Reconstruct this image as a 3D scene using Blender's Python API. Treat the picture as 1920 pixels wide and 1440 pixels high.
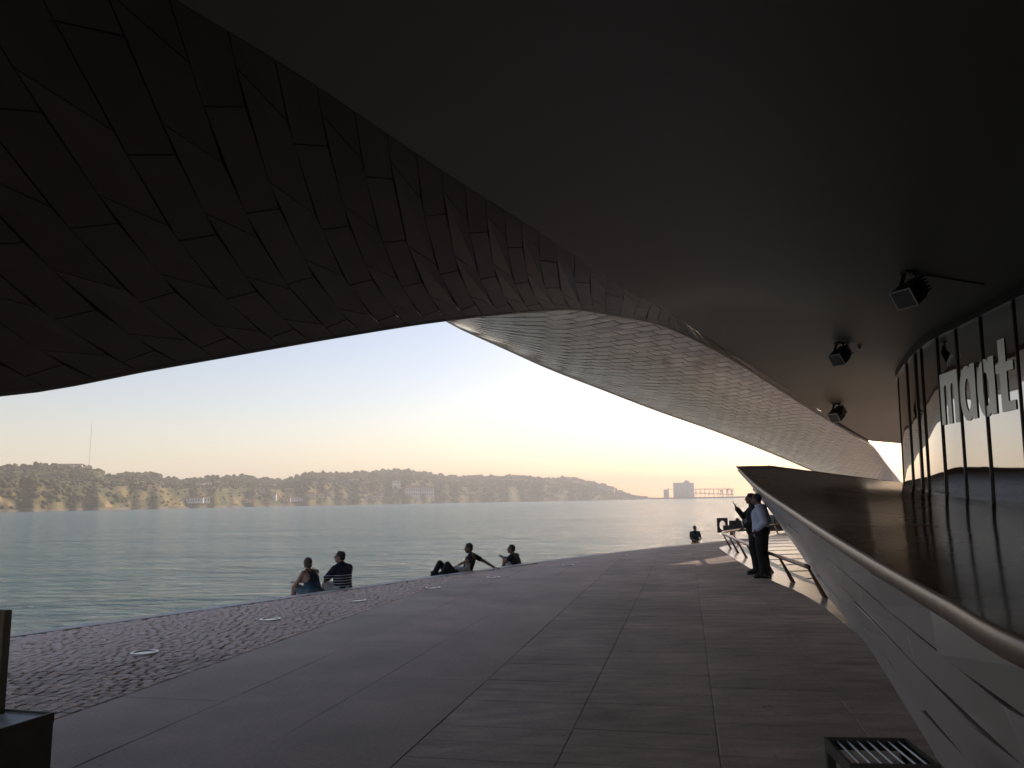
import bpy, bmesh, math, random
import numpy as np
from mathutils import Vector, Matrix, noise
R = math.radians
random.seed(7)
sc = bpy.context.scene
for o in list(bpy.data.objects): bpy.data.objects.remove(o)
COL = sc.collection

# ------------------------------------------------------------------ camera, sky, sun, exposure
SUN_AZ, SUN_EL = 39.0, 13.5            # degrees clockwise from +Y, degrees above the horizon
EYE = 1.67
cam = bpy.data.objects.new('camera', bpy.data.cameras.new('camera'))
COL.objects.link(cam); sc.camera = cam
cam.data.sensor_width = 36.0; cam.data.lens = 36.0 * 1478 / 1920
cam.data.clip_start = 0.05; cam.data.clip_end = 60000
cam.matrix_world = Matrix.Translation((0, 0, EYE)) @ Matrix.Rotation(R(90 + 8.45), 4, 'X') @ Matrix.Rotation(R(-0.95), 4, 'Z')

world = bpy.data.worlds.new('World'); sc.world = world; world.use_nodes = True
nt = world.node_tree; nt.nodes.clear()
sky = nt.nodes.new('ShaderNodeTexSky'); sky.sky_type = 'NISHITA'; sky.sun_disc = False
sky.sun_elevation = R(SUN_EL); sky.sun_rotation = R(SUN_AZ)
sky.altitude = 0; sky.air_density = 1.0; sky.dust_density = 0.8; sky.ozone_density = 1.2
bg = nt.nodes.new('ShaderNodeBackground'); bg.inputs[1].default_value = 0.15
wo = nt.nodes.new('ShaderNodeOutputWorld')
tint = nt.nodes.new('ShaderNodeMix'); tint.data_type = 'RGBA'; tint.blend_type = 'MULTIPLY'; tint.inputs[0].default_value = 1.0; tint.inputs[7].default_value = (1.06, 0.92, 0.96, 1)   # white balance of the whole sky
nt.links.new(sky.outputs[0], tint.inputs[6]); nt.links.new(tint.outputs[2], bg.inputs[0]); nt.links.new(bg.outputs[0], wo.inputs[0])

sun = bpy.data.objects.new('sun', bpy.data.lights.new('sun', 'SUN')); COL.objects.link(sun)
sun.data.energy = 4.0; sun.data.angle = R(0.6); sun.data.color = (1.0, 0.80, 0.62)
sd = Vector((math.sin(R(SUN_AZ)) * math.cos(R(SUN_EL)), math.cos(R(SUN_AZ)) * math.cos(R(SUN_EL)), math.sin(R(SUN_EL))))
sun.rotation_euler = sd.to_track_quat('Z', 'Y').to_euler(); sun.location = sd * 300

vs = sc.view_settings
vs.view_transform = 'Standard'; vs.look = 'None'; vs.gamma = 1.0; vs.exposure = 0.42; vs.use_curve_mapping = False
cy = sc.cycles
cy.max_bounces = 8; cy.diffuse_bounces = 5; cy.glossy_bounces = 4; cy.transmission_bounces = 4; cy.volume_bounces = 1
cy.sample_clamp_indirect = 6.0; cy.use_denoising = True; cy.caustics_reflective = False

# ------------------------------------------------------------------ materials
def nodes_of(name):
    m = bpy.data.materials.new(name); m.use_nodes = True
    t = m.node_tree; b = t.nodes['Principled BSDF']
    return m, t, b
def mat(name, col, rough=0.6, metal=0.0, var=0.15, scale=3.0, bump=0.0, bscale=40.0, spec=0.5, coord='Object', stretch=None, col2=None, ior=None, detail=4):
    """plain principled surface with noise-driven colour variation, roughness variation and fine relief"""
    m, t, b = nodes_of(name)
    L = t.links.new; N = t.nodes.new
    tc = N('ShaderNodeTexCoord'); mp = N('ShaderNodeMapping'); L(tc.outputs[coord], mp.inputs[0])
    if stretch: mp.inputs['Scale'].default_value = stretch
    n = N('ShaderNodeTexNoise'); n.inputs['Scale'].default_value = scale; n.inputs['Detail'].default_value = detail; L(mp.outputs[0], n.inputs[0])
    cr = N('ShaderNodeValToRGB'); cr.color_ramp.elements[0].position = 0.3; cr.color_ramp.elements[1].position = 0.7
    c1 = [max(0, c * (1 - var)) for c in col]; c2 = col2 if col2 else [min(1, c * (1 + var)) for c in col]
    cr.color_ramp.elements[0].color = (*c1, 1); cr.color_ramp.elements[1].color = (*c2, 1)
    L(n.outputs[0], cr.inputs[0]); L(cr.outputs[0], b.inputs['Base Color'])
    b.inputs['Roughness'].default_value = rough; b.inputs['Metallic'].default_value = metal
    b.inputs['Specular IOR Level'].default_value = spec
    if ior: b.inputs['IOR'].default_value = ior
    if bump:
        n2 = N('ShaderNodeTexNoise'); n2.inputs['Scale'].default_value = bscale; n2.inputs['Detail'].default_value = 5; L(mp.outputs[0], n2.inputs[0])
        bp = N('ShaderNodeBump'); bp.inputs['Strength'].default_value = bump; bp.inputs['Distance'].default_value = 0.02
        L(n2.outputs[0], bp.inputs['Height']); L(bp.outputs[0], b.inputs['Normal'])
    return m
def vary_per_object(m, amount=0.12):
    """each object that carries the material gets its own slight shade (firing and weathering differ from piece to piece)"""
    t = m.node_tree; b = t.nodes['Principled BSDF']
    src = b.inputs['Base Color'].links[0].from_socket
    oi = t.nodes.new('ShaderNodeObjectInfo'); mr = t.nodes.new('ShaderNodeMapRange')
    mr.inputs['To Min'].default_value = 1 - amount; mr.inputs['To Max'].default_value = 1 + amount
    t.links.new(oi.outputs['Random'], mr.inputs[0])
    hs = t.nodes.new('ShaderNodeHueSaturation'); t.links.new(mr.outputs[0], hs.inputs['Value'])
    t.links.new(src, hs.inputs['Color']); t.links.new(hs.outputs[0], b.inputs['Base Color'])
    return m

M = {}
M['slab'] = vary_per_object(mat('paving_slab', (0.60, 0.485, 0.42), 0.7, var=0.22, scale=2.2, bump=0.25, bscale=90, coord='Generated' if False else 'Object', stretch=(1, 3, 1)), 0.10)
M['slab_smooth'] = vary_per_object(mat('smooth_paving', (0.60, 0.475, 0.405), 0.7, var=0.12, scale=1.2, bump=0.12, bscale=120), 0.05)
def soil(m, amt=0.35):
    t = m.node_tree; b = t.nodes['Principled BSDF']; L = t.links.new; N = t.nodes.new
    src = b.inputs['Base Color'].links[0].from_socket; tc = N('ShaderNodeTexCoord')
    n = N('ShaderNodeTexNoise'); n.inputs['Scale'].default_value = 0.45; n.inputs['Detail'].default_value = 8; n.inputs['Roughness'].default_value = 0.65; L(tc.outputs['Object'], n.inputs[0])
    r1 = N('ShaderNodeMapRange'); r1.inputs['From Min'].default_value = .35; r1.inputs['From Max'].default_value = .7; r1.inputs['To Min'].default_value = 1.0 + amt * .35; r1.inputs['To Max'].default_value = 1 - amt; L(n.outputs[0], r1.inputs[0])
    v = N('ShaderNodeTexVoronoi'); v.inputs['Scale'].default_value = 2.6; v.inputs['Randomness'].default_value = 1; L(tc.outputs['Object'], v.inputs[0])
    r2 = N('ShaderNodeMapRange'); r2.inputs['From Min'].default_value = .03; r2.inputs['From Max'].default_value = .075; r2.inputs['To Min'].default_value = .62; L(v.outputs['Distance'], r2.inputs[0])
    n3 = N('ShaderNodeTexNoise'); n3.inputs['Scale'].default_value = 28; n3.inputs['Detail'].default_value = 3; L(tc.outputs['Object'], n3.inputs[0])
    r3 = N('ShaderNodeMapRange'); r3.inputs['From Min'].default_value = .3; r3.inputs['From Max'].default_value = .7; r3.inputs['To Min'].default_value = .9; r3.inputs['To Max'].default_value = 1.1; L(n3.outputs[0], r3.inputs[0])
    a = N('ShaderNodeMath'); a.operation = 'MULTIPLY'; L(r1.outputs[0], a.inputs[0]); L(r2.outputs[0], a.inputs[1])
    c = N('ShaderNodeMath'); c.operation = 'MULTIPLY'; L(a.outputs[0], c.inputs[0]); L(r3.outputs[0], c.inputs[1])
    hs = N('ShaderNodeHueSaturation'); L(src, hs.inputs['Color']); L(c.outputs[0], hs.inputs['Value']); L(hs.outputs[0], b.inputs['Base Color'])
soil(M['slab'], .38); soil(M['slab_smooth'], .22)
M['joint'] = mat('joint_sand', (0.035, 0.03, 0.028), 0.95, var=0.3, scale=30)
M['cobble'] = vary_per_object(mat('cobble_granite', (0.60, 0.47, 0.40), 0.6, var=0.25, scale=9, bump=0.5, bscale=60), 0.25)
M['kerb'] = mat('kerb_limestone', (0.50, 0.47, 0.43), 0.5, var=0.12, scale=6, bump=0.15)
M['pale'] = mat('sunlit_limestone', (0.74, 0.66, 0.57), 0.20, var=0.12, scale=5, bump=0.10, bscale=14, spec=0.6)  # pale tone carries the sunlight and glare on the terrace floor
M['ground'] = mat('ground_concrete', (0.16, 0.15, 0.145), 0.8, var=0.2, scale=0.6, bump=0.2)
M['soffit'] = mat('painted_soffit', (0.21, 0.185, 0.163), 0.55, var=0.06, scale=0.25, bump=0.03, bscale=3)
M['fascia'] = vary_per_object(mat('shaded_glazed_tile', (0.115, 0.095, 0.087), 0.5, var=0.12, scale=2), 0.12)  # off-white tile in truth; the shade on the strip is put into its colour
M['backing'] = mat('tile_backing', (0.010, 0.009, 0.009), 0.9)
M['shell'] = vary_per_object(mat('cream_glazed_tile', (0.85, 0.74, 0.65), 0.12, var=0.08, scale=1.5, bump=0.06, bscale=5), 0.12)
M['shellback'] = mat('shell_backing', (0.10, 0.09, 0.085), 0.9)
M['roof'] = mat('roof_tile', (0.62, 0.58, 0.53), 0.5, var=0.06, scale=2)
M['wall_tile'] = vary_per_object(mat('grey_glazed_tile', (0.40, 0.365, 0.36), 0.28, var=0.06, scale=1.0, bump=0.03, bscale=6), 0.05)
M['coping'] = mat('bronze_coping', (0.24, 0.17, 0.13), 0.38, metal=0.2, var=0.15, scale=8, bump=0.06, bscale=40)
M['deck'] = mat('brown_polished_deck', (0.075, 0.045, 0.033), 0.5, var=0.25, scale=1.5, bump=0.012, bscale=3, spec=0.12)
_b = M['deck'].node_tree.nodes['Principled BSDF']; _b.inputs['Specular IOR Level'].default_value = 0.0; _b.inputs['Coat Weight'].default_value = 0.24; _b.inputs['Coat Roughness'].default_value = 0.13
M['mullion'] = mat('dark_bronze_frame', (0.018, 0.014, 0.013), 0.35, metal=0.3)
M['letter'] = mat('letter_film', (0.86, 0.84, 0.82), 0.5, metal=0.55, var=0.04)
M['rail'] = mat('bronze_rail', (0.16, 0.085, 0.055), 0.32, metal=0.6, var=0.2, scale=12)
M['black'] = mat('black_metal', (0.012, 0.012, 0.013), 0.45, var=0.2)
M['steel'] = mat('galvanised_steel', (0.70, 0.72, 0.73), 0.42, metal=0.1, var=0.15, scale=6)
M['steel_dark'] = mat('dark_painted_steel', (0.075, 0.07, 0.064), 0.5, metal=0.2, var=0.25, scale=7)
M['rust'] = mat('weathered_iron', (0.05, 0.045, 0.042), 0.7, metal=0.2, var=0.45, scale=5, bump=0.4, bscale=12)
M['grey_drum'] = mat('grey_painted_drum', (0.20, 0.22, 0.24), 0.5, var=0.2, scale=3, bump=0.2, bscale=6)
M['wood'] = mat('weathered_board', (0.13, 0.105, 0.075), 0.65, var=0.35, scale=4, stretch=(8, 8, 0.7), bump=0.3, bscale=10)
M['white_ring'] = mat('lamp_ring', (0.50, 0.49, 0.47), 0.25, metal=0.3)
M['lens'] = mat('lamp_lens', (0.10, 0.10, 0.10), 0.08)
M['skin'] = mat('skin', (0.30, 0.17, 0.12), 0.5, var=0.08, scale=8)
M['skin2'] = mat('tanned_skin', (0.16, 0.085, 0.06), 0.5, var=0.08, scale=8)
M['hair'] = mat('brown_hair', (0.05, 0.028, 0.018), 0.5, var=0.4, scale=60, bump=0.5, bscale=120)
M['hair2'] = mat('black_hair', (0.015, 0.012, 0.011), 0.5, var=0.3, scale=60, bump=0.5, bscale=120)
M['shirt_white'] = mat('pale_blue_shirt', (0.50, 0.56, 0.72), 0.8, var=0.05, scale=6, bump=0.5, bscale=9)
M['cloth_black'] = mat('black_cloth', (0.012, 0.012, 0.015), 0.85, var=0.3, scale=8, bump=0.4, bscale=9)
M['cloth_dark'] = mat('dark_trousers', (0.014, 0.013, 0.014), 0.85, var=0.3, scale=8, bump=0.4, bscale=9)
M['cloth_green'] = mat('dark_green_tee', (0.012, 0.042, 0.04), 0.85, var=0.2, scale=8)
M['cloth_orange'] = mat('orange_shorts', (0.42, 0.23, 0.06), 0.85, var=0.2, scale=8)
M['cloth_light'] = mat('light_cloth', (0.45, 0.44, 0.43), 0.85, var=0.1, scale=8, bump=0.4, bscale=9)
M['denim'] = mat('faded_denim', (0.10, 0.14, 0.17), 0.85, var=0.3, scale=20)
M['shoe'] = mat('black_leather', (0.012, 0.011, 0.010), 0.35)
M['wall_house'] = mat('whitewashed_wall', (0.72, 0.66, 0.58), 0.8, var=0.08, scale=0.2)
M['wall_ochre'] = mat('ochre_wall', (0.62, 0.42, 0.27), 0.8, var=0.1, scale=0.2)
M['roof_house'] = mat('clay_roof', (0.36, 0.17, 0.10), 0.8, var=0.2, scale=0.3)
M['window'] = mat('window_glass', (0.04, 0.045, 0.05), 0.15)
M['concrete'] = mat('silo_concrete', (0.58, 0.54, 0.50), 0.8, var=0.1, scale=0.05)
M['gantry'] = mat('gantry_steel', (0.16, 0.15, 0.15), 0.6, var=0.1, scale=0.1)
M['leaf'] = mat('dry_leaf', (0.55, 0.48, 0.38), 0.7)

# glass: dark solar-control coating, mirror-like, nothing lit behind it
m, t, b = nodes_of('coated_glass'); M['glass'] = m
b.inputs['Base Color'].default_value = (0.60, 0.56, 0.53, 1); b.inputs['Metallic'].default_value = 1.0; b.inputs['Roughness'].default_value = 0.03
n = t.nodes.new('ShaderNodeTexNoise'); n.inputs['Scale'].default_value = 0.55; n.inputs['Detail'].default_value = 1
tc = t.nodes.new('ShaderNodeTexCoord'); t.links.new(tc.outputs['Object'], n.inputs[0])
bp = t.nodes.new('ShaderNodeBump'); bp.inputs['Strength'].default_value = 0.12; bp.inputs['Distance'].default_value = 0.06
t.links.new(n.outputs[0], bp.inputs['Height']); t.links.new(bp.outputs[0], b.inputs['Normal'])

# striped polo and mottled blue vest: printed cloth, pattern fixed to the garment
def striped():
    m, t, b = nodes_of('striped_polo'); L = t.links.new; N = t.nodes.new
    tc = N('ShaderNodeTexCoord'); sx = N('ShaderNodeSeparateXYZ'); L(tc.outputs['Object'], sx.inputs[0])
    mu = N('ShaderNodeMath'); mu.operation = 'MULTIPLY'; mu.inputs[1].default_value = 1 / 0.052; L(sx.outputs['Z'], mu.inputs[0])
    fr = N('ShaderNodeMath'); fr.operation = 'FRACT'; L(mu.outputs[0], fr.inputs[0])
    lt = N('ShaderNodeMath'); lt.operation = 'LESS_THAN'; lt.inputs[1].default_value = 0.24; L(fr.outputs[0], lt.inputs[0])
    lo = N('ShaderNodeMath'); lo.operation = 'LESS_THAN'; lo.inputs[1].default_value = 0.46; L(sx.outputs['Z'], lo.inputs[0])
    an = N('ShaderNodeMath'); an.operation = 'MULTIPLY'; L(lt.outputs[0], an.inputs[0]); L(lo.outputs[0], an.inputs[1])
    mx = N('ShaderNodeMix'); mx.data_type = 'RGBA'; mx.inputs[6].default_value = (0.010, 0.012, 0.035, 1); mx.inputs[7].default_value = (0.55, 0.55, 0.58, 1)
    L(an.outputs[0], mx.inputs[0]); L(mx.outputs[2], b.inputs['Base Color']); b.inputs['Roughness'].default_value = 0.85
    return m
M['striped'] = striped()
def ombre():
    m, t, b = nodes_of('mottled_blue_vest'); L = t.links.new; N = t.nodes.new
    tc = N('ShaderNodeTexCoord'); sx = N('ShaderNodeSeparateXYZ'); L(tc.outputs['Object'], sx.inputs[0])
    n = N('ShaderNodeTexNoise'); n.inputs['Scale'].default_value = 22; L(tc.outputs['Object'], n.inputs[0])
    ma = N('ShaderNodeMath'); ma.operation = 'MULTIPLY_ADD'; ma.inputs[1].default_value = 0.3; L(n.outputs[0], ma.inputs[0]); L(sx.outputs['Z'], ma.inputs[2])
    cr = N('ShaderNodeValToRGB'); e = cr.color_ramp.elements
    e[0].position = 0.22; e[0].color = (0.10, 0.20, 0.25, 1); e[1].position = 0.52; e[1].color = (0.008, 0.016, 0.025, 1)
    x = e.new(0.36); x.color = (0.02, 0.085, 0.13, 1)
    L(ma.outputs[0], cr.inputs[0]); L(cr.outputs[0], b.inputs['Base Color']); b.inputs['Roughness'].default_value = 0.85
    return m
M['ombre'] = ombre()

# river: dark teal body with short wind waves
m, t, b = nodes_of('river_water'); M['water'] = m; L = t.links.new; N = t.nodes.new
b.inputs['Base Color'].default_value = (0.045, 0.085, 0.085, 1); b.inputs['Roughness'].default_value = 0.12; b.inputs['IOR'].default_value = 1.33
tc = N('ShaderNodeTexCoord')
def wav(scale, stretch, rot, detail, dist=0.0):
    mp = N('ShaderNodeMapping'); L(tc.outputs['Object'], mp.inputs[0]); mp.inputs['Scale'].default_value = stretch; mp.inputs['Rotation'].default_value = (0, 0, rot)
    n = N('ShaderNodeTexNoise'); n.inputs['Scale'].default_value = scale; n.inputs['Detail'].default_value = detail; n.inputs['Roughness'].default_value = 0.6
    n.inputs['Distortion'].default_value = dist; L(mp.outputs[0], n.inputs[0]); return n
w1 = wav(0.6, (1, 1.8, 1), R(8), 6, 0.5); w2 = wav(0.14, (1, 2.0, 1), R(-12), 4); w3 = wav(0.012, (1, 3.5, 1), R(5), 3)
a1 = N('ShaderNodeMath'); a1.operation = 'MULTIPLY_ADD'; a1.inputs[1].default_value = 1.3; L(w1.outputs[0], a1.inputs[0])
a2 = N('ShaderNodeMath'); a2.operation = 'MULTIPLY'; a2.inputs[1].default_value = 2.2; L(w2.outputs[0], a2.inputs[0]); L(a2.outputs[0], a1.inputs[2])
bp = N('ShaderNodeBump'); bp.inputs['Strength'].default_value = 1.0; bp.inputs['Distance'].default_value = 1.25
wp = N('ShaderNodeMapRange'); wp.inputs['From Min'].default_value = .35; wp.inputs['From Max'].default_value = .65; wp.inputs['To Min'].default_value = .55; wp.inputs['To Max'].default_value = 1.25; L(w3.outputs[0], wp.inputs[0])   # gusts roughen the surface in patches
wm = N('ShaderNodeMath'); wm.operation = 'MULTIPLY'; L(a1.outputs[0], wm.inputs[0]); L(wp.outputs[0], wm.inputs[1]); L(wm.outputs[0], bp.inputs['Height']); L(bp.outputs[0], b.inputs['Normal'])
cr = N('ShaderNodeValToRGB'); cr.color_ramp.elements[0].color = (0.14, 0.265, 0.265, 1); cr.color_ramp.elements[1].color = (0.20, 0.335, 0.33, 1)
cr.color_ramp.elements[0].position = 0.35; cr.color_ramp.elements[1].position = 0.65; L(w3.outputs[0], cr.inputs[0]); L(cr.outputs[0], b.inputs['Base Color'])

# hills: scrub, dry grass, bare cliff
m, t, b = nodes_of('hill_ground'); M['hill'] = m; L = t.links.new; N = t.nodes.new
tc = N('ShaderNodeTexCoord')
def hn(scale, detail=5, st=(1, 1, 1)):
    mp = N('ShaderNodeMapping'); mp.inputs['Scale'].default_value = st; L(tc.outputs['Object'], mp.inputs[0])
    n = N('ShaderNodeTexNoise'); n.inputs['Scale'].default_value = scale; n.inputs['Detail'].default_value = detail; L(mp.outputs[0], n.inputs[0]); return n
n1 = hn(0.009, 6); n2 = hn(0.035, 8, (1, 1, 1.6)); n3 = hn(0.013, 6)
cr = N('ShaderNodeValToRGB'); e = cr.color_ramp.elements
e[0].position = 0.42; e[0].color = (0.028, 0.034, 0.008, 1); e[1].position = 0.60; e[1].color = (0.22, 0.165, 0.05, 1)
x = e.new(0.5); x.color = (0.095, 0.092, 0.022, 1)
mxn = N('ShaderNodeMath'); mxn.operation = 'MULTIPLY_ADD'; mxn.inputs[1].default_value = 0.45
L(n2.outputs[0], mxn.inputs[0]); hm = N('ShaderNodeMath'); hm.operation = 'MULTIPLY'; hm.inputs[1].default_value = 0.55; L(n1.outputs[0], hm.inputs[0]); L(hm.outputs[0], mxn.inputs[2])
L(mxn.outputs[0], cr.inputs[0])
cf = N('ShaderNodeValToRGB'); cf.color_ramp.elements[0].position = 0.62; cf.color_ramp.elements[1].position = 0.70; L(n3.outputs[0], cf.inputs[0])
mx = N('ShaderNodeMix'); mx.data_type = 'RGBA'; L(cf.outputs[0], mx.inputs[0]); L(cr.outputs[0], mx.inputs[6]); mx.inputs[7].default_value = (0.34, 0.23, 0.11, 1)
L(mx.outputs[2], b.inputs['Base Color']); b.inputs['Roughness'].default_value = 0.95
M['wood_far'] = mat('woodland', (0.042, 0.05, 0.013), 0.9, var=0.5, scale=0.02, col2=(0.115, 0.108, 0.032), coord='Object')

# ------------------------------------------------------------------ helpers
def link(name, me, parent=None):
    o = bpy.data.objects.new(name, me); COL.objects.link(o)
    if parent: o.parent = parent
    return o
def empty(name, loc=(0, 0, 0), rz=0.0):
    o = bpy.data.objects.new(name, None); COL.objects.link(o); o.location = loc; o.rotation_euler.z = rz; o.empty_display_size = 0.2
    return o
def tag(o, label=None, cat=None, group=None, kind=None):
    if label: o['label'] = label
    if cat: o['category'] = cat
    if group: o['group'] = group
    if kind: o['kind'] = kind
    return o
class MB:
    """collects simple solids into one mesh"""
    def __init__(s): s.v = []; s.f = []
    def add(s, v, f):
        k = len(s.v); s.v += [tuple(p) for p in v]; s.f += [tuple(i + k for i in q) for q in f]; return s
    def box(s, c, d, rot=None):
        x, y, z = d[0] / 2, d[1] / 2, d[2] / 2
        v = [Vector((sx * x, sy * y, sz * z)) for sx in (-1, 1) for sy in (-1, 1) for sz in (-1, 1)]
        if rot: v = [rot @ p for p in v]
        c = Vector(c)
        return s.add([p + c for p in v], [(0, 1, 3, 2), (4, 6, 7, 5), (0, 4, 5, 1), (2, 3, 7, 6), (0, 2, 6, 4), (1, 5, 7, 3)])
    def bar(s, p0, p1, w, h, up=(0, 0, 1)):
        p0, p1 = Vector(p0), Vector(p1); d = p1 - p0; y = d.normalized(); x = y.cross(Vector(up)).normalized(); z = x.cross(y)
        return s.box((p0 + p1) / 2, (w, d.length, h), Matrix((x, y, z)).transposed())
    def tube(s, pts, r, n=10, caps=True):
        pts = [Vector(p) for p in pts]; rs = r if isinstance(r, (list, tuple)) else [r] * len(pts); v = []; f = []
        for i, p in enumerate(pts):
            d = (pts[min(i + 1, len(pts) - 1)] - pts[max(i - 1, 0)]).normalized()
            a = d.cross(Vector((0, 0, 1))); a = a.normalized() if a.length > 1e-3 else Vector((1, 0, 0)); bb = d.cross(a)
            for k in range(n):
                w = 2 * math.pi * k / n; v.append(p + (a * math.cos(w) + bb * math.sin(w)) * rs[i])
        for i in range(len(pts) - 1):
            for k in range(n): f.append((i * n + k, i * n + (k + 1) % n, (i + 1) * n + (k + 1) % n, (i + 1) * n + k))
        if caps: f.append(tuple(range(n))[::-1]); f.append(tuple((len(pts) - 1) * n + k for k in range(n)))
        return s.add(v, f)
    def ball(s, c, r, rot=None, nu=14, nv=9):
        r = (r, r, r) if not isinstance(r, (tuple, list)) else r; c = Vector(c); v = [(0, 0, r[2])]; f = []
        for i in range(1, nv):
            th = math.pi * i / nv
            for k in range(nu):
                ph = 2 * math.pi * k / nu; v.append((r[0] * math.sin(th) * math.cos(ph), r[1] * math.sin(th) * math.sin(ph), r[2] * math.cos(th)))
        v.append((0, 0, -r[2])); last = len(v) - 1
        for k in range(nu): f.append((0, 1 + k, 1 + (k + 1) % nu)); f.append((last, 1 + (nv - 2) * nu + (k + 1) % nu, 1 + (nv - 2) * nu + k))
        for i in range(nv - 2):
            for k in range(nu): a = 1 + i * nu; f.append((a + k, a + nu + k, a + nu + (k + 1) % nu, a + (k + 1) % nu))
        v = [Vector(p) for p in v]
        if rot: v = [rot @ p for p in v]
        return s.add([p + c for p in v], f)
    def cap(s, p0, p1, r0, r1, ends=(1, 1), n=14):
        """tapered limb segment; ends=0 leaves a flat cut (a hem)"""
        s.tube([p0, p1], [r0, r1], n)
        if ends[0]: s.ball(p0, r0)
        if ends[1]: s.ball(p1, r1)
        return s
    def prism(s, poly, z0, z1):
        n = len(poly)
        v = [(x, y, z0) for x, y in poly] + [(x, y, z1) for x, y in poly]
        f = [tuple(range(n))[::-1], tuple(range(n, 2 * n))] + [(i, (i + 1) % n, n + (i + 1) % n, n + i) for i in range(n)]
        return s.add(v, f)
    def mesh(s, name):
        me = bpy.data.meshes.new(name); me.from_pydata([tuple(p) for p in s.v], [], s.f); me.update(); return me
    def build(s, name, mt, parent=None, smooth=False, bevel=0.0):
        me = s.mesh(name)
        if bevel:
            bm = bmesh.new(); bm.from_mesh(me); bmesh.ops.bevel(bm, geom=bm.edges[:], offset=bevel, segments=2, affect='EDGES', clamp_overlap=True); bm.to_mesh(me); bm.free()
        me.materials.append(M[mt] if isinstance(mt, str) else mt)
        if smooth: me.polygons.foreach_set('use_smooth', [True] * len(me.polygons))
        return link(name, me, parent)
def catmull(knots, pts):
    """smooth curve through pts at the given parameter values"""
    k = np.array(knots, float); p = np.array(pts, float)
    def f(a):
        a = min(max(a, k[0]), k[-1]); i = min(max(int(np.searchsorted(k, a) - 1), 0), len(k) - 2)
        h = k[i + 1] - k[i]; u = (a - k[i]) / h
        def tan(j):
            if j == 0: return (p[1] - p[0]) / (k[1] - k[0])
            if j == len(k) - 1: return (p[-1] - p[-2]) / (k[-1] - k[-2])
            return (p[j + 1] - p[j - 1]) / (k[j + 1] - k[j - 1])
        m0, m1 = tan(i) * h, tan(i + 1) * h; u2, u3 = u * u, u * u * u
        return Vector((2 * u3 - 3 * u2 + 1) * p[i] + (u3 - 2 * u2 + u) * m0 + (-2 * u3 + 3 * u2) * p[i + 1] + (u3 - u2) * m1)
    return f
def arclen(pts):
    s = [0.0]
    for a, c in zip(pts[:-1], pts[1:]): s.append(s[-1] + (Vector(c) - Vector(a)).length)
    return s
def grid_mesh(name, fn, us, vs_, mt, parent=None, smooth=True):
    v = [fn(u, w) for u in us for w in vs_]; n = len(vs_)
    f = [(i * n + j, i * n + j + 1, (i + 1) * n + j + 1, (i + 1) * n + j) for i in range(len(us) - 1) for j in range(n - 1)]
    me = bpy.data.meshes.new(name); me.from_pydata([tuple(p) for p in v], [], f); me.update(); me.materials.append(M[mt])
    if smooth: me.polygons.foreach_set('use_smooth', [True] * len(me.polygons))
    return link(name, me, parent)
def lin(a, c, n): return [a + (c - a) * i / (n - 1) for i in range(n)]
def tile_geo(c, nrm, gap, th, lift=(0, 0, 0, 0)):
    """bevelled slab on four corners; lift raises each corner along the normal"""
    c = [Vector(p) for p in c]; ctr = sum(c, Vector()) / 4; q = []
    for i in range(4):
        e1 = (c[(i + 1) % 4] - c[i]).normalized(); e2 = (c[i - 1] - c[i]).normalized(); q.append(c[i] + (e1 + e2) * gap)
    top = [q[i] + nrm * (th + lift[i]) for i in range(4)]; ch = min(gap * 1.2, 0.012)
    top_in = [p + (ctr - p).normalized() * ch + nrm * ch * 0.6 for p in top]
    v = q + top + top_in
    f = [(8, 9, 10, 11)] + [(4 + i, 4 + (i + 1) % 4, 8 + (i + 1) % 4, 8 + i) for i in range(4)] + [(i, (i + 1) % 4, 4 + (i + 1) % 4, 4 + i) for i in range(4)]
    return v, f

# ------------------------------------------------------------------ plan of the promenade
EDGE = [(-150, -200), (-60, -66), (-24, -14.5), (-12, 3.4), (-6.81, 10.99), (-5.59, 12.77), (-3.76, 15.59), (-2.01, 18.3), (-0.87, 19.9), (0.55, 22.2), (3.13, 25.59), (6.57, 29.57), (8.44, 31.7), (16, 40), (34, 59), (120, 145), (400, 420)]
ek = arclen([(x, y, 0) for x, y in EDGE]); edge = catmull(ek, [(x, y, 0) for x, y in EDGE])
E0 = ek[4]
def edge_at(a):          # a in metres from the point beside the bench
    return edge(E0 + a)
def edge_frame(a):
    p = edge_at(a); d = (edge_at(a + .2) - edge_at(a - .2)).normalized(); return p, d, Vector((-d.y, d.x, 0))
edge_samples = [edge(ek[0] + s) for s in list(np.linspace(0, ek[-1], 30))]
fine = [edge_at(a) for a in np.linspace(-40, 80, 360)]
def edge_dist(x, y):     # signed distance to the river edge, positive on land
    p = Vector((x, y, 0)); i = min(range(0, len(fine)), key=lambda j: (fine[j] - p).length_squared)
    i = min(max(i, 1), len(fine) - 2); d = (fine[i + 1] - fine[i - 1]).normalized(); n_ = Vector((d.y, -d.x, 0)); return (p - fine[i]).dot(n_), fine[i], n_
PU = Vector((math.sin(R(12.2)), math.cos(R(12.2)), 0)); PV = Vector((PU.y, -PU.x, 0))      # paving runs 12 degrees off the view axis
def pv(u, v, z=0.0): return PU * u + PV * v + Vector((0, 0, z))
V0, VW, UW = 0.135, 1.03, 0.385
VC = V0 - 5 * VW          # line between slabs and cobbles

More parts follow.
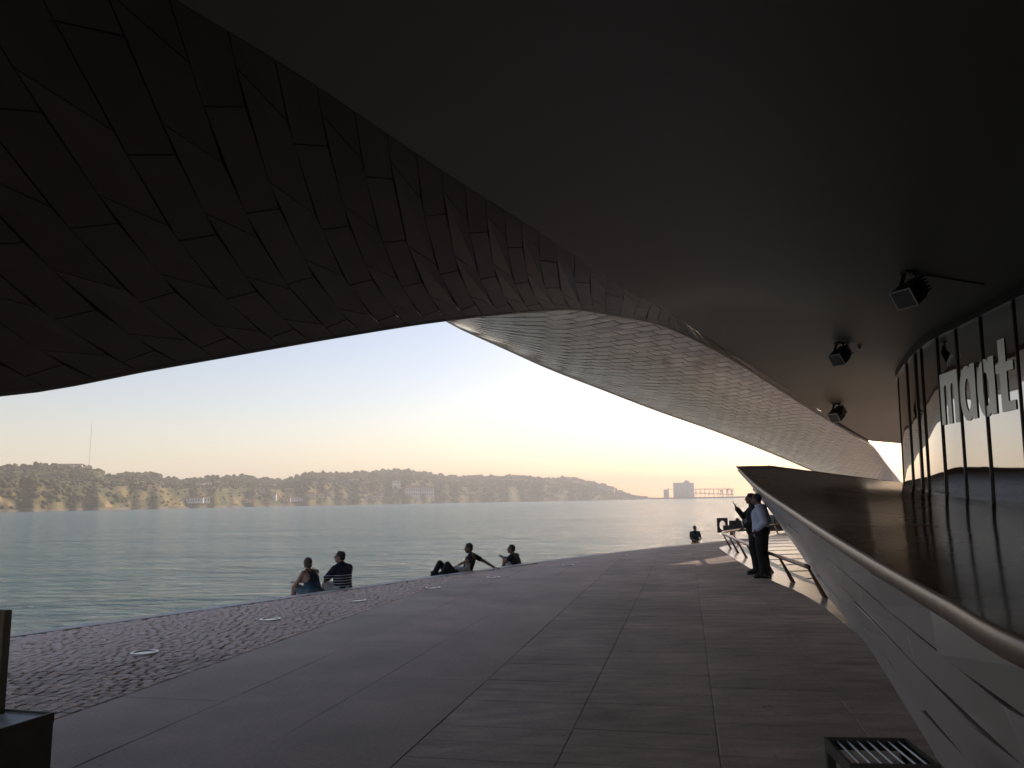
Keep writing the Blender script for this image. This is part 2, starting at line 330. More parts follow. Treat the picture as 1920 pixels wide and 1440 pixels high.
# ground sheet (inland of the river edge, out to the horizon)
gp = [edge(a) for a in ek]
dense = [edge(ek[0])] + [edge_at(a) for a in np.linspace(-E0 * 0.5, 90, 120)] + [edge(ek[-2]), edge(ek[-1])]
v = []; f = []
for p in dense:
    v.append((p.x, p.y, -0.04)); v.append((p.x + 900, p.y - 500, -0.04))
for i in range(len(dense) - 1): f.append((2 * i, 2 * i + 1, 2 * i + 3, 2 * i + 2))
ground = MB().add(v, f).build('ground', 'ground'); tag(ground, kind='structure')

# river
water = MB().add([(-7000, -2500, -1.95), (8000, -2500, -1.95), (8000, 9000, -1.95), (-7000, 9000, -1.95)], [(0, 1, 2, 3)]).build('water', 'water'); tag(water, kind='structure')

# steps down to the river
steps = empty('river_steps'); tag(steps, kind='structure')
RISE, TREAD = 0.17, 0.46
aa = list(np.linspace(-22, 62, 120))
for k in range(8):
    v = []; f = []
    for a in aa:
        p, d, n_ = edge_frame(a); i0 = p + n_ * (0.0 + k * TREAD + 0.004 * k); o0 = p + n_ * ((k + 1) * TREAD if k < 7 else k * TREAD + 1.7); z = -RISE * (k + 1)
        v += [i0 + Vector((0, 0, z)), o0 + Vector((0, 0, z)), o0 + Vector((0, 0, z - (RISE if k < 7 else 1.2)))]
    for i in range(len(aa) - 1): f += [(3 * i, 3 * i + 1, 3 * i + 4, 3 * i + 3), (3 * i + 1, 3 * i + 2, 3 * i + 5, 3 * i + 4)]
    MB().add(v, f).build('step', 'kerb', steps)
v = []; f = []
for a in aa:
    p, d, n_ = edge_frame(a); v += [p + Vector((0, 0, -0.03)), p + Vector((0, 0, -RISE))]
for i in range(len(aa) - 1): f.append((2 * i, 2 * i + 1, 2 * i + 3, 2 * i + 2))
MB().add(v, f).build('riser', 'kerb', steps)

# pavement: slabs, cobbles, kerb stones
pav = empty('pavement'); tag(pav, kind='structure')
STRIP = [(1.2, -6), (2.0, 2), (2.7, 5.3), (3.2, 6.9), (3.86, 8.84), (4.54, 11.7), (4.97, 14.16), (5.15, 16.16), (5.65, 19.7), (6.3, 23.8), (6.70, 26.1), (6.95, 27.3), (7.45, 28.2), (8.3, 29.4), (11.0, 32.6), (14.5, 36.0)]  # curved border where the pale colour begins, drawn as the edge of the sunlight
terr_poly = STRIP + [(40, 62), (60, 30), (40, -6)]
def in_poly(x, y, poly):
    c = False; j = len(poly) - 1
    for i in range(len(poly)):
        (xi, yi), (xj, yj) = poly[i], poly[j]
        if (yi > y) != (yj > y) and x < (xj - xi) * (y - yi) / (yj - yi) + xi: c = not c
        j = i
    return c
def clip(poly, p, n_):    # keep the side where (q-p).n > 0
    out = []
    for i in range(len(poly)):
        a, c = poly[i], poly[(i + 1) % len(poly)]; da, dc = (a - p).dot(n_), (c - p).dot(n_)
        if da >= 0: out.append(a)
        if (da >= 0) != (dc >= 0): out.append(a + (c - a) * (da / (da - dc)))
    return out
slabs = []
for col in range(-5, 12):
    v0, v1 = V0 + col * VW, V0 + (col + 1) * VW
    wide = col <= -3
    u = -9.0 + (0.6 if wide else 0.12) * ((col * 37) % 5) / 5.0
    while u < 52:
        du = (2.4 + 0.5 * random.random()) if wide else UW * (1 if random.random() > 0.12 else 2)
        q = [pv(u, v0), pv(u, v1), pv(u + du, v1), pv(u + du, v0)]; u += du
        c = sum(q, Vector()) / 4
        if c.x < -1.05 * c.y - 5 or c.y < -6: continue
        if all(in_poly(p.x - 0.05, p.y, terr_poly) for p in q): continue
        ds = [edge_dist(p.x, p.y) for p in q]
        if max(d[0] for d in ds) < 0.25: continue
        g = 0.0045; gv_ = 0.0018; q = [pv(u - du + g, v0 + gv_), pv(u - du + g, v1 - gv_), pv(u - g, v1 - gv_), pv(u - g, v0 + gv_)]
        if min(d[0] for d in ds) < 0.25:
            d = min(ds, key=lambda d: abs(d[0])); q = clip(q, d[1] + d[2] * 0.25, d[2])
            if len(q) < 3: continue
        slabs.append((c.length, q, wide, c))
def slab_geo(q):
    n_ = len(q); ctr = sum(q, Vector()) / n_; dz = random.uniform(-.002, .002); tx, ty = random.uniform(-.0018, .0018), random.uniform(-.0018, .0018)
    top = [p + Vector((0, 0, dz + tx * (p.x - ctr.x) + ty * (p.y - ctr.y) - 0.004)) for p in q]
    ins = [p + (ctr - p).normalized() * 0.006 + Vector((0, 0, 0.004)) for p in top]; bot = [Vector((p.x, p.y, -0.05)) for p in q]
    f = [tuple(range(2 * n_, 3 * n_))]
    for i in range(n_): j = (i + 1) % n_; f += [(i, j, n_ + j, n_ + i), (n_ + i, n_ + j, 2 * n_ + j, 2 * n_ + i)]
    return bot + top + ins, f
vis = [s for s in slabs if s[3].y > 3.6 and abs(s[3].x) < 0.72 * s[3].y + 0.6]
near_ids = set(id(s) for s in sorted(vis, key=lambda s: s[0] / (1.9 if s[2] else 1))[:290])
rest = {False: MB(), True: MB()}
for s in slabs:
    gv, gf = slab_geo(s[1]); k = 'slab_smooth' if s[2] else 'slab'
    if id(s) in near_ids:
        c = s[3]; MB().add(gv, gf).build('paving_slab', k, pav)
    else: rest[s[2]].add(gv, gf)
for wide, mb in rest.items(): tag(mb.build('far_paving', 'slab_smooth' if wide else 'slab', pav), kind='stuff')
# cobbles
cob = []
u = -2.0; row = 0
while u < 24:
    wv = VC - 0.012; row += 1
    du = random.uniform(0.085, 0.115)
    while wv > -16:
        dv = random.uniform(0.10, 0.17); c = pv(u + du / 2 + 0.045 * math.sin(wv * 5.1 + row * .3), wv - dv / 2)
        wv -= dv
        if c.y < 4.2 or c.x < -0.74 * c.y - 0.3: continue
        if edge_dist(c.x, c.y)[0] < 0.24: continue
        cob.append((c, du, dv))
    u += du
def cobble_geo(c, du, dv):
    g = random.uniform(0.010, 0.016); h = random.uniform(-0.004, 0.003); q = []
    sh = 0.045
    for su, sv in ((-1, -1), (-1, 1), (1, 1), (1, -1)):
        q.append(c + PU * (su * (du / 2 - g / 2 + random.uniform(-.010, .006))) + PV * (sv * (dv / 2 - g / 2 + random.uniform(-.010, .006))))
    bot = [p + Vector((0, 0, -0.045)) for p in q]; mid = [p + Vector((0, 0, h - 0.007)) for p in q]
    top = [c + (p - c) * 0.91 + Vector((0, 0, h + random.uniform(-.003, .003))) for p in q]
    f = [(8, 9, 10, 11)]
    for i in range(4): j = (i + 1) % 4; f += [(i, j, 4 + j, 4 + i), (4 + i, 4 + j, 8 + j, 8 + i)]
    return bot + mid + top, f
cob.sort(key=lambda s: s[0].length); cvis = [s for s in cob if s[0].x > -0.665 * s[0].y]
keep = set(id(s) for s in cvis[:300]); restc = MB()
for s in cob:
    gv, gf = cobble_geo(*s)
    if id(s) in keep: MB().add(gv, gf).build('cobble', 'cobble', pav)
    else: restc.add(gv, gf)
tag(restc.build('far_cobbles', 'cobble', pav), kind='stuff')
# sand bed under the cobbles (darker joints)
v = [pv(-4, VC, -0.034), pv(24, VC, -0.034), pv(24, VC - 16, -0.034), pv(-4, VC - 16, -0.034)]
bed = [Vector(p) for p in v]
v = []; f = []
for a in np.linspace(-14, 12, 60):
    p, d, n_ = edge_frame(a); q = p - n_ * 0.0; r_ = p - n_ * 9
    t_ = (VC - PV.dot(p)) / PV.dot(r_ - p); r_ = p + (r_ - p) * min(1, max(0, t_)); v += [(q.x, q.y, -0.034), (r_.x, r_.y, -0.034)]
for i in range(59): f.append((2 * i, 2 * i + 1, 2 * i + 3, 2 * i + 2))
MB().add(v, f).build('joint_sand', 'joint', pav)
# kerb stones on the river edge
a = -14.0
while a < 46:
    ln = 1.15; p0, d0, n0 = edge_frame(a + .006); p1, d1, n1 = edge_frame(a + ln - .006); w = 0.235
    zt = 0.006 + random.uniform(-.002, .002)
    q = [p0 + n0 * 0.02, p1 + n1 * 0.02, p1 - n1 * w, p0 - n0 * w]
    bot = [p + Vector((0, 0, -0.16)) for p in q]; top = [p + Vector((0, 0, zt - 0.008)) for p in q]; c = sum(q, Vector()) / 4
    ins = [p + (c - p).normalized() * 0.014 + Vector((0, 0, zt)) for p in q]
    f = [(8, 9, 10, 11)]
    for i in range(4): j = (i + 1) % 4; f += [(i, j, 4 + j, 4 + i), (4 + i, 4 + j, 8 + j, 8 + i)]
    MB().add(bot + top + ins, f).build('kerb_stone', 'kerb', pav); a += ln

# polished terrace inside the railing, coloured pale as sunlit: flush border, then broad shallow steps
terr = empty('stone_terrace', (6, 20, 0)); tag(terr, kind='structure')
def put(o, par):  # parent without moving
    o.parent = par; o.matrix_parent_inverse = par.matrix_world.inverted(); return o
bpy.context.view_layer.update()
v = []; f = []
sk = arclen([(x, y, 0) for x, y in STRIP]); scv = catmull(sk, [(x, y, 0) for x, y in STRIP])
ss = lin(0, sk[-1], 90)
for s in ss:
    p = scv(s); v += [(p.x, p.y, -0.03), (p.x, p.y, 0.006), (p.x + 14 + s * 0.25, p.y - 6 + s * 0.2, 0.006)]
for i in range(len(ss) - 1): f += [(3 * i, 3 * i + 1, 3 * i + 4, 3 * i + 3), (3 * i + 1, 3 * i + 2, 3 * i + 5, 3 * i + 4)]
put(MB().add(v, f).build('sunlit_border', 'pale'), terr)
# railing base line; the steps fill what lies behind it
RAIL = [(4.98, 12.6), (5.13, 13.45), (5.46, 15.91), (5.75, 18.08), (6.45, 22.44), (6.77, 24.41), (7.10, 26.4), (7.45, 27.6), (8.0, 28.6), (9.2, 30.6), (11.42, 34.2), (13.5, 36.6)]
rk = arclen([(x, y, 0) for x, y in RAIL]); rcv = catmull(rk, [(x, y, 0) for x, y in RAIL])
def rail_x(y):
    lo, hi = 0, rk[-1]
    for _ in range(30):
        mid = (lo + hi) / 2
        if rcv(mid).y < y: lo = mid
        else: hi = mid
    return rcv(lo).x
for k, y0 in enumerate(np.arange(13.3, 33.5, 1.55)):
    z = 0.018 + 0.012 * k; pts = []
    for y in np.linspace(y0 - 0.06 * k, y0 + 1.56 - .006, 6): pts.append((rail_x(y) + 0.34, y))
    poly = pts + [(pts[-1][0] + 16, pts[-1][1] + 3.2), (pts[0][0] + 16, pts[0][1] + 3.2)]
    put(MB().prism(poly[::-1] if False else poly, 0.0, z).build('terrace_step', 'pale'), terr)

# ------------------------------------------------------------------ canopy of the museum
LIP = [(-16.5, -10.5, 1.3), (-10.8, -1.2, 1.6), (-7.0, 4.05, 2.15), (-4.69, 7.15, 2.72), (-3.78, 8.35, 3.16), (-2.22, 10.43, 3.93), (-1.06, 11.97, 4.47), (0.41, 13.92, 5.07), (1.28, 15.07, 5.37), (2.16, 16.25, 5.53), (3.68, 18.27, 5.70), (5.90, 21.15, 5.47), (8.06, 24.07, 5.08), (11.39, 28.49, 4.44), (15.07, 33.37, 3.87)]
CRE = [(-13.3, -12.8, 5.6), (-8, -3.5, 5.6), (-4.6, 2.3, 5.6), (-2.58, 5.67, 5.6), (-1.92, 6.78, 5.6), (-0.8, 8.95, 5.6), (0.05, 10.5, 5.6), (1.10, 12.45, 5.6), (1.75, 13.7, 5.6), (2.57, 15.22, 5.62), (3.72, 17.45, 5.75), (5.50, 20.42, 5.62), (7.88, 23.6, 5.2), (11.15, 27.95, 4.55), (14.95, 33.05, 3.92)]
lk = arclen(LIP); lip = catmull(lk, LIP); cre = catmull(lk, CRE)
INL = [(34, -20, 5.3), (34, -12, 5.3), (34, -6, 5.3), (34, -2, 5.3), (34, 0, 5.3), (34, 3, 5.3), (34, 6, 5.3), (34, 9, 5.3), (34, 11, 5.3), (34, 13, 5.3), (34, 16, 5.3), (34, 20, 5.3), (34, 24, 5.2), (34, 29, 4.8), (34, 36, 4.4)]
MIDP = [(9, -15, 5.2), (9, -6, 5.17), (9, -1, 5.16), (9, 3, 5.15), (9, 4.5, 5.15), (9, 7, 5.14), (9, 9, 5.13), (9, 11.5, 5.13), (9, 13, 5.13), (9.1, 15, 5.13), (9.6, 17.6, 5.13), (10.4, 20.4, 5.13), (11.9, 23.8, 5.08), (14.3, 28.8, 4.5), (17.35, 35.0, 3.9)]
mid = catmull(lk, MIDP); inl = catmull(lk, INL)
canopy = empty('museum_canopy', (4, 14, 5.5)); tag(canopy, 'huge sweeping museum canopy with smooth dark soffit and tiled underside', 'canopy')
bpy.context.view_layer.update()
def soffit_pt(a, w):
    if w <= 0.6: t_ = w / 0.6; p = cre(a).lerp(mid(a), t_); p.z += 0.0
    else: p = mid(a).lerp(inl(a), (w - 0.6) / 0.4)
    # the soffit coves down towards the tiled strip
    if w <= 0.6:
        x = min(1.0, t_ * (mid(a) - cre(a)).length / 3.2); ease = max(0.0, min(1.0, (lk[12] - a) / 8))
        p.z += 0.55 * ease * (1 - (1 - x) ** 2) * (1 - t_ * t_ * (3 - 2 * t_))
    return p
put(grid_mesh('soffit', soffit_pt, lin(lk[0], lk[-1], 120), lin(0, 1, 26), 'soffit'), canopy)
def soffit_z(x, y):
    best = min(((soffit_pt(a, w)) for a in lin(lk[3], lk[-1], 160) for w in lin(0, .62, 40)), key=lambda p: (p.x - x) ** 2 + (p.y - y) ** 2); return best.z
# tiled strip between soffit and lip
def strip_pt(a, t_): return cre(a).lerp(lip(a), t_)
def strip_n(a, t_):
    d1 = strip_pt(a + .05, t_) - strip_pt(a - .05, t_); d2 = strip_pt(a, min(1, t_ + .02)) - strip_pt(a, max(0, t_ - .02)); n_ = d1.cross(d2).normalized()
    return n_ if n_.z < 0 else -n_
put(grid_mesh('strip_backing', lambda a, t_: strip_pt(a, t_) - strip_n(a, t_) * 0.045, lin(lk[0], lk[-1] - .1, 150), lin(0, 1, 8), 'backing'), canopy)
a0 = lk[2] - 1.2; k = 0; tiles = []; a = a0
while a < lk[13]:
    wdt = (cre(a) - lip(a)).length; w = 0.46 if wdt > 1.2 else 0.6
    seam = lambda a_, t_: a_ - (lambda q_: q_ * (1.55 if q_ > 1.6 else 0.5 + 1.05 * (q_ / 1.6) ** 2))((cre(a_) - lip(a_)).length) * (1 - t_)
    slen = math.hypot(1, 1.55) * wdt; n = max(1, int(round(slen / 1.15))); off = .25 if k % 2 else .72
    cuts = [-.2] + [(i + off) / n for i in range(n)] + [1.2]; dl = (0.26 if k % 2 else -0.16) / max(n, 1)
    for c0, c1 in zip(cuts[:-1], cuts[1:]):
        l0, l1, r0, r1 = [min(1, max(0, x)) for x in (c0, c1, c0 + dl, c1 + dl)]
        if l1 - l0 < .02 and r1 - r0 < .02: continue
        q = [(seam(a, l0), l0), (seam(a + w, r0), r0), (seam(a + w, r1), r1), (seam(a, l1), l1)]
        if min(x[0] for x in q) < lk[0] + .5: continue
        tiles.append(q)
    a += w; k += 1
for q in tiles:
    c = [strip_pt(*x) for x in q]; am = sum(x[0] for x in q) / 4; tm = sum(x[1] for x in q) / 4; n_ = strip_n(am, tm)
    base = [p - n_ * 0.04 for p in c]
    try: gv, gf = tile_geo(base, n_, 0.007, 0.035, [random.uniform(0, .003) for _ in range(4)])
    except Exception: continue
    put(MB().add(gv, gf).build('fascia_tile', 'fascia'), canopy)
# lip edge roll and riser behind it
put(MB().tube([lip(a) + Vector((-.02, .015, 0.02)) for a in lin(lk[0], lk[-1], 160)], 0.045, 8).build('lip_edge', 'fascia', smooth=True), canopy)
UU = [Vector(p) + Vector((-.8, .6, 0)) * 1.15 + Vector((0, 0, .9)) for p in LIP[:14]] + [Vector((14.75, 33.95, 4.15)), Vector((16.36, 36, 3.89)), Vector((18.78, 40, 3.27)), Vector((22.43, 46, 2.36))]
LL = [tuple(Vector(p) + Vector((-.8, .6, 0)) * 1.7 + Vector((0, 0, 1.15))) for p in LIP[:6]] + [(-2.6, 17.2, 6.3), (-1.4, 22.3, 6.6), (-.2, 23.9, 6.33), (1.2, 25.8, 6.02), (3.2, 28.4, 5.67), (6.0, 32.2, 5.23), (9.6, 36.9, 4.72), (14, 42.8, 4.0), (18.66, 48.94, 3.14), (21, 52, 2.75), (25, 57.3, 2.1), (32.9, 67.8, .66)]
uk = lk + [lk[-1] + 3.2, lk[-1] + 8, lk[-1] + 15]
up_ = catmull(uk, [tuple(p) for p in UU]); lo_ = catmull(uk, LL)
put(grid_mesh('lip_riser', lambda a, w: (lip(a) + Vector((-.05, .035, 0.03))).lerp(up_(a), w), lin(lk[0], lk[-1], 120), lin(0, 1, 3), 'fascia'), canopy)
def shell_pt(a, b):
    p = lo_(a).lerp(up_(a), b); p.z -= 0.35 * math.sin(math.pi * b) * min(1, (lo_(a) - up_(a)).length / 8) * (1 - 0.5 * b)
    return p
def shell_n(a, b):
    d1 = shell_pt(a + .1, b) - shell_pt(a - .1, b); d2 = shell_pt(a, min(1, b + .02)) - shell_pt(a, max(0, b - .02)); n_ = d1.cross(d2).normalized(); return n_ if n_.z < 0 else -n_
put(grid_mesh('shell_backing', lambda a, b: shell_pt(a, b) - shell_n(a, b) * 0.05, lin(uk[0], uk[-1], 140), lin(0, 1, 18), 'shellback'), canopy)
shell = []; SK = 0.085; DQ = 0.50; NB = 12       # rows lie across the wing, cells staggered from row to row
q_ = uk[5] - 11
k = 0
while q_ < uk[-1]:
    j = -1.0 + (0.5 if k % 2 else 0.0) + random.uniform(-.06, .06)
    while j < NB:
        b0, b1 = max(0.0, j / NB), min(1.0, (j + 1) / NB); j += 1
        if b1 - b0 < .02: continue
        q = [(q_ + b0 / SK, b0), (q_ + b1 / SK, b1), (q_ + DQ + b1 / SK, b1), (q_ + DQ + b0 / SK, b0)]
        if min(x[0] for x in q) < uk[5] or max(x[0] for x in q) > uk[-1]: continue
        shell.append(q)
    q_ += DQ; k += 1
def shell_tile(q):
    q = [(min(max(x, uk[0]), uk[-1]), y) for x, y in q]
    am = sum(x[0] for x in q) / 4; bm_ = sum(x[1] for x in q) / 4; n_ = shell_n(am, bm_)
    c = [shell_pt(*x) - n_ * 0.045 for x in q]; r_ = random.uniform(.002, .012)
    return tile_geo(c, n_, 0.011, 0.03, [r_, r_ + random.uniform(-.002, .002), 0, 0]), shell_pt(am, bm_)
near = []; rs = MB()
allt = [shell_tile(q) for q in shell]
order = sorted(range(len(allt)), key=lambda i: allt[i][1].length if (allt[i][1].x > -0.12 * allt[i][1].y and allt[i][1].y > 17) else 1e6)
keepi = set(order[:295])
for i, ((gv, gf), c) in enumerate(allt):
    if i in keepi: put(MB().add(gv, gf).build('shell_tile', 'shell'), canopy)
    else: rs.add(gv, gf)
tag(put(rs.build('far_shell_tiles', 'shell'), canopy), kind='stuff')
put(MB().tube([lo_(a) + Vector((0, 0, .03)) for a in lin(uk[0], uk[-1], 140)], 0.06, 8).build('outer_lip_edge', 'shell', smooth=True), canopy)
# roof skin over all of it
def roof_pt(a, w):
    P = [lo_(a) + Vector((0, 0, .04)), lo_(a) + Vector((-.15, .1, .6)), up_(a) + Vector((0, 0, 2.0)), cre(a) + Vector((0, 0, 2.6)), inl(a) + Vector((0, 0, 2.6))]
    x = w * 4; i = min(3, int(x)); return P[i].lerp(P[i + 1], x - i)
put(grid_mesh('roof', roof_pt, lin(uk[0], lk[-1], 80), lin(0, 1, 13), 'roof'), canopy)
put(grid_mesh('wing_top', lambda a, w: [lo_(a) + Vector((0, 0, .04)), lo_(a) + Vector((-.1, .1, .35)), up_(a) + Vector((0, 0, .3)), up_(a) + Vector((0, 0, .0))][int(round(w * 3))], lin(lk[-1], uk[-1], 30), lin(0, 1, 4), 'roof'), canopy)
v = []; f = []
for w in lin(0, 1, 12): p = soffit_pt(lk[-1], w); v += [p, Vector((p.x, p.y, p.z + 2.6))]
for i in range(11): f.append((2 * i, 2 * i + 1, 2 * i + 3, 2 * i + 2))
put(MB().add(v, f).build('end_fascia', 'roof'), canopy)
# sunlit tiled slope seen through the gap beside the glass
slope = MB().add([(19, 42, -.5), (70, 44, -.5), (120, 110, 3), (48, 104, 3)], [(0, 1, 2, 3)]).build('roof_ramp', 'roof'); tag(slope, 'pale sunlit roof ramp rising beyond the far end of the canopy', 'ramp')

# ------------------------------------------------------------------ leaning low shell on the right
RIM = [(1.70, -4, 1.06), (1.85, 1.5, 1.07), (2.1, 3.4, 1.08), (2.45, 4.6, 1.085), (2.94, 6.5, 1.14), (3.56, 9, 1.25), (4.48, 13, 1.51), (5.05, 16.6, 1.95), (5.62, 20, 2.46), (6.91, 21.5, 2.52)]
GLB = [(8.55, -4, 1.0), (8.6, 1, 1.05), (8.72, 4, 1.1), (8.74, 6, 1.15), (8.78, 9, 1.22), (8.82, 12, 1.32), (9.35, 15.8, 1.57), (9.95, 18.5, 1.77), (12.0, 24.3, 2.04), (12.1, 24.7, 2.04)]
BAS = [(1.90, -4, 0), (2.03, 1.5, 0), (2.2, 3.4, 0), (2.45, 4.6, 0), (3.06, 6.51, 0), (3.88, 9, 0), (4.9, 12.8, .15), (5.66, 16.6, .88), (5.81, 20, 2.2), (6.95, 21.5, 2.45)]
pk = arclen(RIM)
def cornered(P):          # smooth up to the tip, then a straight run beyond it
    c = catmull(pk[:9], P[:9])
    return lambda a: c(a) if a <= pk[8] else Vector(P[8]).lerp(Vector(P[9]), (a - pk[8]) / (pk[9] - pk[8]))
rim, glb, bas = cornered(RIM), cornered(GLB), cornered(BAS)
low = empty('leaning_parapet', (3.9, 9, 0)); tag(low, 'leaning grey tiled parapet with bronze coping and glossy brown top beside the promenade', 'parapet')
bpy.context.view_layer.update()
put(grid_mesh('deck', lambda a, w: rim(a).lerp(glb(a), w) + Vector((0, 0, -.012)), lin(0, pk[8], 80) + lin(pk[8] + .1, pk[-1], 8), lin(0, 1, 16), 'deck'), low)
def tip_t(a): return 0.25 + 0.75 * min(1, max(0, (pk[8] - a) / 5))
def cop(a, w):
    th = math.pi * w; d = (rim(a) - bas(a)); d.z = 0; d = d.normalized() if d.length > .01 else Vector((-1, 0, 0))
    return rim(a) + Vector((-1, .15, 0)) * 0.035 * math.sin(th) * tip_t(a) + Vector((0, 0, (-0.065 + 0.068 * math.cos(th)) * tip_t(a)))
put(grid_mesh('coping', cop, lin(0, pk[8], 100), lin(0, 1, 9), 'coping'), low)
def face_pt(a, w): return (rim(a) + Vector((0.0, 0, -.12 * tip_t(a)))).lerp(bas(a), w)
def face_n(a, w):
    d1 = face_pt(a + .05, w) - face_pt(a - .05, w); d2 = bas(a) - rim(a); n_ = d1.cross(d2).normalized(); return n_ if n_.x < 0 else -n_
put(grid_mesh('face_backing', lambda a, w: face_pt(a, w) - face_n(a, .5) * 0.04, lin(0, pk[-1], 90), lin(0, 1, 5), 'backing'), low)
NRW = 4
for r_ in range(NRW):
    a = 0.3 + 0.8 * (r_ % 2)
    while a < pk[8] + .2:
        hgt = (rim(a) - bas(a)).length
        ln = random.uniform(1.7, 2.3); w0, w1 = r_ / NRW, (r_ + 1) / NRW; sl = 0.9
        q = [(a + sl * (1 - w0) , w0), (a + ln + sl * (1 - w0), w0), (a + ln + sl * (1 - w1), w1), (a + sl * (1 - w1), w1)]
        am = sum(x[0] for x in q) / 4; n_ = face_n(min(am, pk[-1] - .1), .5); c = [face_pt(min(x[0], pk[-1]), x[1]) - n_ * 0.035 for x in q]
        k = random.choice([0, 0, 1, 2]); lf = [(0, 0, 0, 0), (.004, .034, .010, .0), (.0, .0, .030, .006)][k]
        if hgt > 0.35:
            gv, gf = tile_geo(c, n_, 0.009, 0.03, lf); put(MB().add(gv, gf).build('wall_tile', 'wall_tile'), low)
        a += ln
put(grid_mesh('underside', lambda a, w: (bas(a) + Vector((.05, 0, .0))).lerp(glb(a) - Vector((0, 0, .5)), w), lin(0, pk[-1], 60), lin(0, 1, 4), 'backing'), low)
put(MB().add([rim(pk[-1]) + Vector((0, 0, .0)), glb(pk[-1]), glb(pk[-1]) - Vector((0, 0, 2)), bas(pk[-1])], [(0, 1, 2, 3)]).build('end_face', 'deck'), low)

# ------------------------------------------------------------------ curved glass front with lettering
GPATH = [(8.5, -8), (8.55, 0), (8.58, 6), (8.64, 10), (8.74, 13.08), (8.86, 14.19), (9.03, 15.54), (9.14, 16.63), (9.46, 17.92), (10.16, 20.01), (11.32, 22.84), (13.6, 26.4)]
gk = arclen([(x, y, 0) for x, y in GPATH]); gcv = catmull(gk, [(x, y, 0) for x, y in GPATH])
def g_at_y(y):
    lo, hi = 0.0, gk[-1]
    for _ in range(40):
        m_ = (lo + hi) / 2
        if gcv(m_).y < y: lo = m_
        else: hi = m_
    return lo
glass = empty('glass_front', (8.8, 14, 0)); tag(glass, 'curved dark mirror glass front with bronze mullions and big pale lettering', 'glass front')
bpy.context.view_layer.update()
GT = 5.0
def gpt(s, z, off=0.0):
    d = (gcv(min(gk[-1], s + .05)) - gcv(max(0, s - .05))).normalized(); n_ = Vector((-d.y, d.x, 0))
    return gcv(s) + n_ * (off - 0.028 * (z - GT)) * 1.0 - n_ * 0.0 + Vector((0, 0, z))
my = [22.42, 20.01, 18.64, 17.92, 16.63, 15.73, 14.66, 13.41, 12.1, 10.7, 9.2, 7.7, 6.2, 4.7, 3.2, 1.7]
ms = [g_at_y(y) for y in my]; ms = [gk[-1] - .05] + ms
for i in range(len(ms) - 1):
    s1, s0 = ms[i], ms[i + 1]; v = []; f = []; n = 5
    tw = random.uniform(-.006, .006)
    for j in range(n):
        sj = s0 + (s1 - s0) * j / (n - 1); v += [gpt(sj, .7, tw * (j - 2) * .3), gpt(sj, GT + .05, tw * (j - 2) * .3)]
    for j in range(n - 1): f.append((2 * j, 2 * j + 1, 2 * j + 3, 2 * j + 2))
    put(MB().add(v, f).build('glass_pane', 'glass', smooth=True), glass)
for i, s in enumerate(ms):
    p = gcv(s); d = (gcv(min(gk[-1], s + .05)) - gcv(s - .05)).normalized(); w = 0.12 if i in (2, 3) else 0.03
    put(MB().bar(gpt(s, .7), gpt(s, GT), w, 0.06, up=(-d.y, d.x, 0)).build('mullion', 'mullion'), glass)
hd = [gcv(s) for s in lin(ms[-1], gk[-1], 70)]
v = []; f = []
for i, p in enumerate(hd):
    d = (hd[min(i + 1, 69)] - hd[max(i - 1, 0)]).normalized(); n_ = Vector((-d.y, d.x, 0))
    for off, z in ((.07, GT - .02), (.07, GT + .30), (-.07, GT + .30), (-.07, GT - .02)): v.append(p + n_ * off + Vector((0, 0, z)))
for i in range(69):
    for j in range(4): f.append((4 * i + j, 4 * i + (j + 1) % 4, 4 * i + 4 + (j + 1) % 4, 4 * i + 4 + j))
put(MB().add(v, f).build('head_frame', 'mullion'), glass)
# lettering: outlines in a unit cell, x to the right as read from the promenade
def ell(cx, cy_, rx, ry, n=28): return [(cx + rx * math.cos(2 * math.pi * i / n), cy_ + ry * math.sin(2 * math.pi * i / n)) for i in range(n)]
def fill_outline(name, loops):
    cu = bpy.data.curves.new(name, 'CURVE'); cu.dimensions = '2D'; cu.fill_mode = 'BOTH'
    for lp in loops:
        sp = cu.splines.new('POLY'); sp.points.add(len(lp) - 1); sp.use_cyclic_u = True
        for i, (x, y) in enumerate(lp): sp.points[i].co = (x, y, 0, 1)
    o = bpy.data.objects.new(name, cu); COL.objects.link(o); dg = bpy.context.evaluated_depsgraph_get(); me = bpy.data.meshes.new_from_object(o.evaluated_get(dg))
    bpy.data.objects.remove(o); bpy.data.curves.remove(cu); return me
def letter(loops_sets, s_left, s_right, z0, z1):
    """maps the unit cell onto the glass between two points of the front"""
    v = []; f = []; zoff = 0.016
    for loops in loops_sets:
        me = fill_outline('letter', loops); bm = bmesh.new(); bm.from_mesh(me)
        bmesh.ops.subdivide_edges(bm, edges=[e for e in bm.edges if e.calc_length() > .2], cuts=2, use_grid_fill=True)
        bm.verts.index_update(); k = len(v)
        for x_ in bm.verts:
            v.append(gpt(s_left + (s_right - s_left) * x_.co.x, z0 + (z1 - z0) * x_.co.y, zoff))
        for q in bm.faces: f.append(tuple(k + w.index for w in q.verts))
        bm.free(); bpy.data.meshes.remove(me); zoff += 0.003
    return put(MB().add(v, f).build('letter', 'letter'), glass)
m_loop = [(0, 0), (0, 1), (1, 1), (1, 0), (.78, 0), (.78, .72), (.70, .78), (.62, .72), (.62, 0), (.40, 0), (.40, .72), (.32, .78), (.24, .72), (.24, 0)]
a_loops = [[ell(.46, .49, .46, .51), ell(.50, .46, .17, .30)], [[(.70, 0), (.70, 1), (1.0, 1), (1.0, 0)]]]
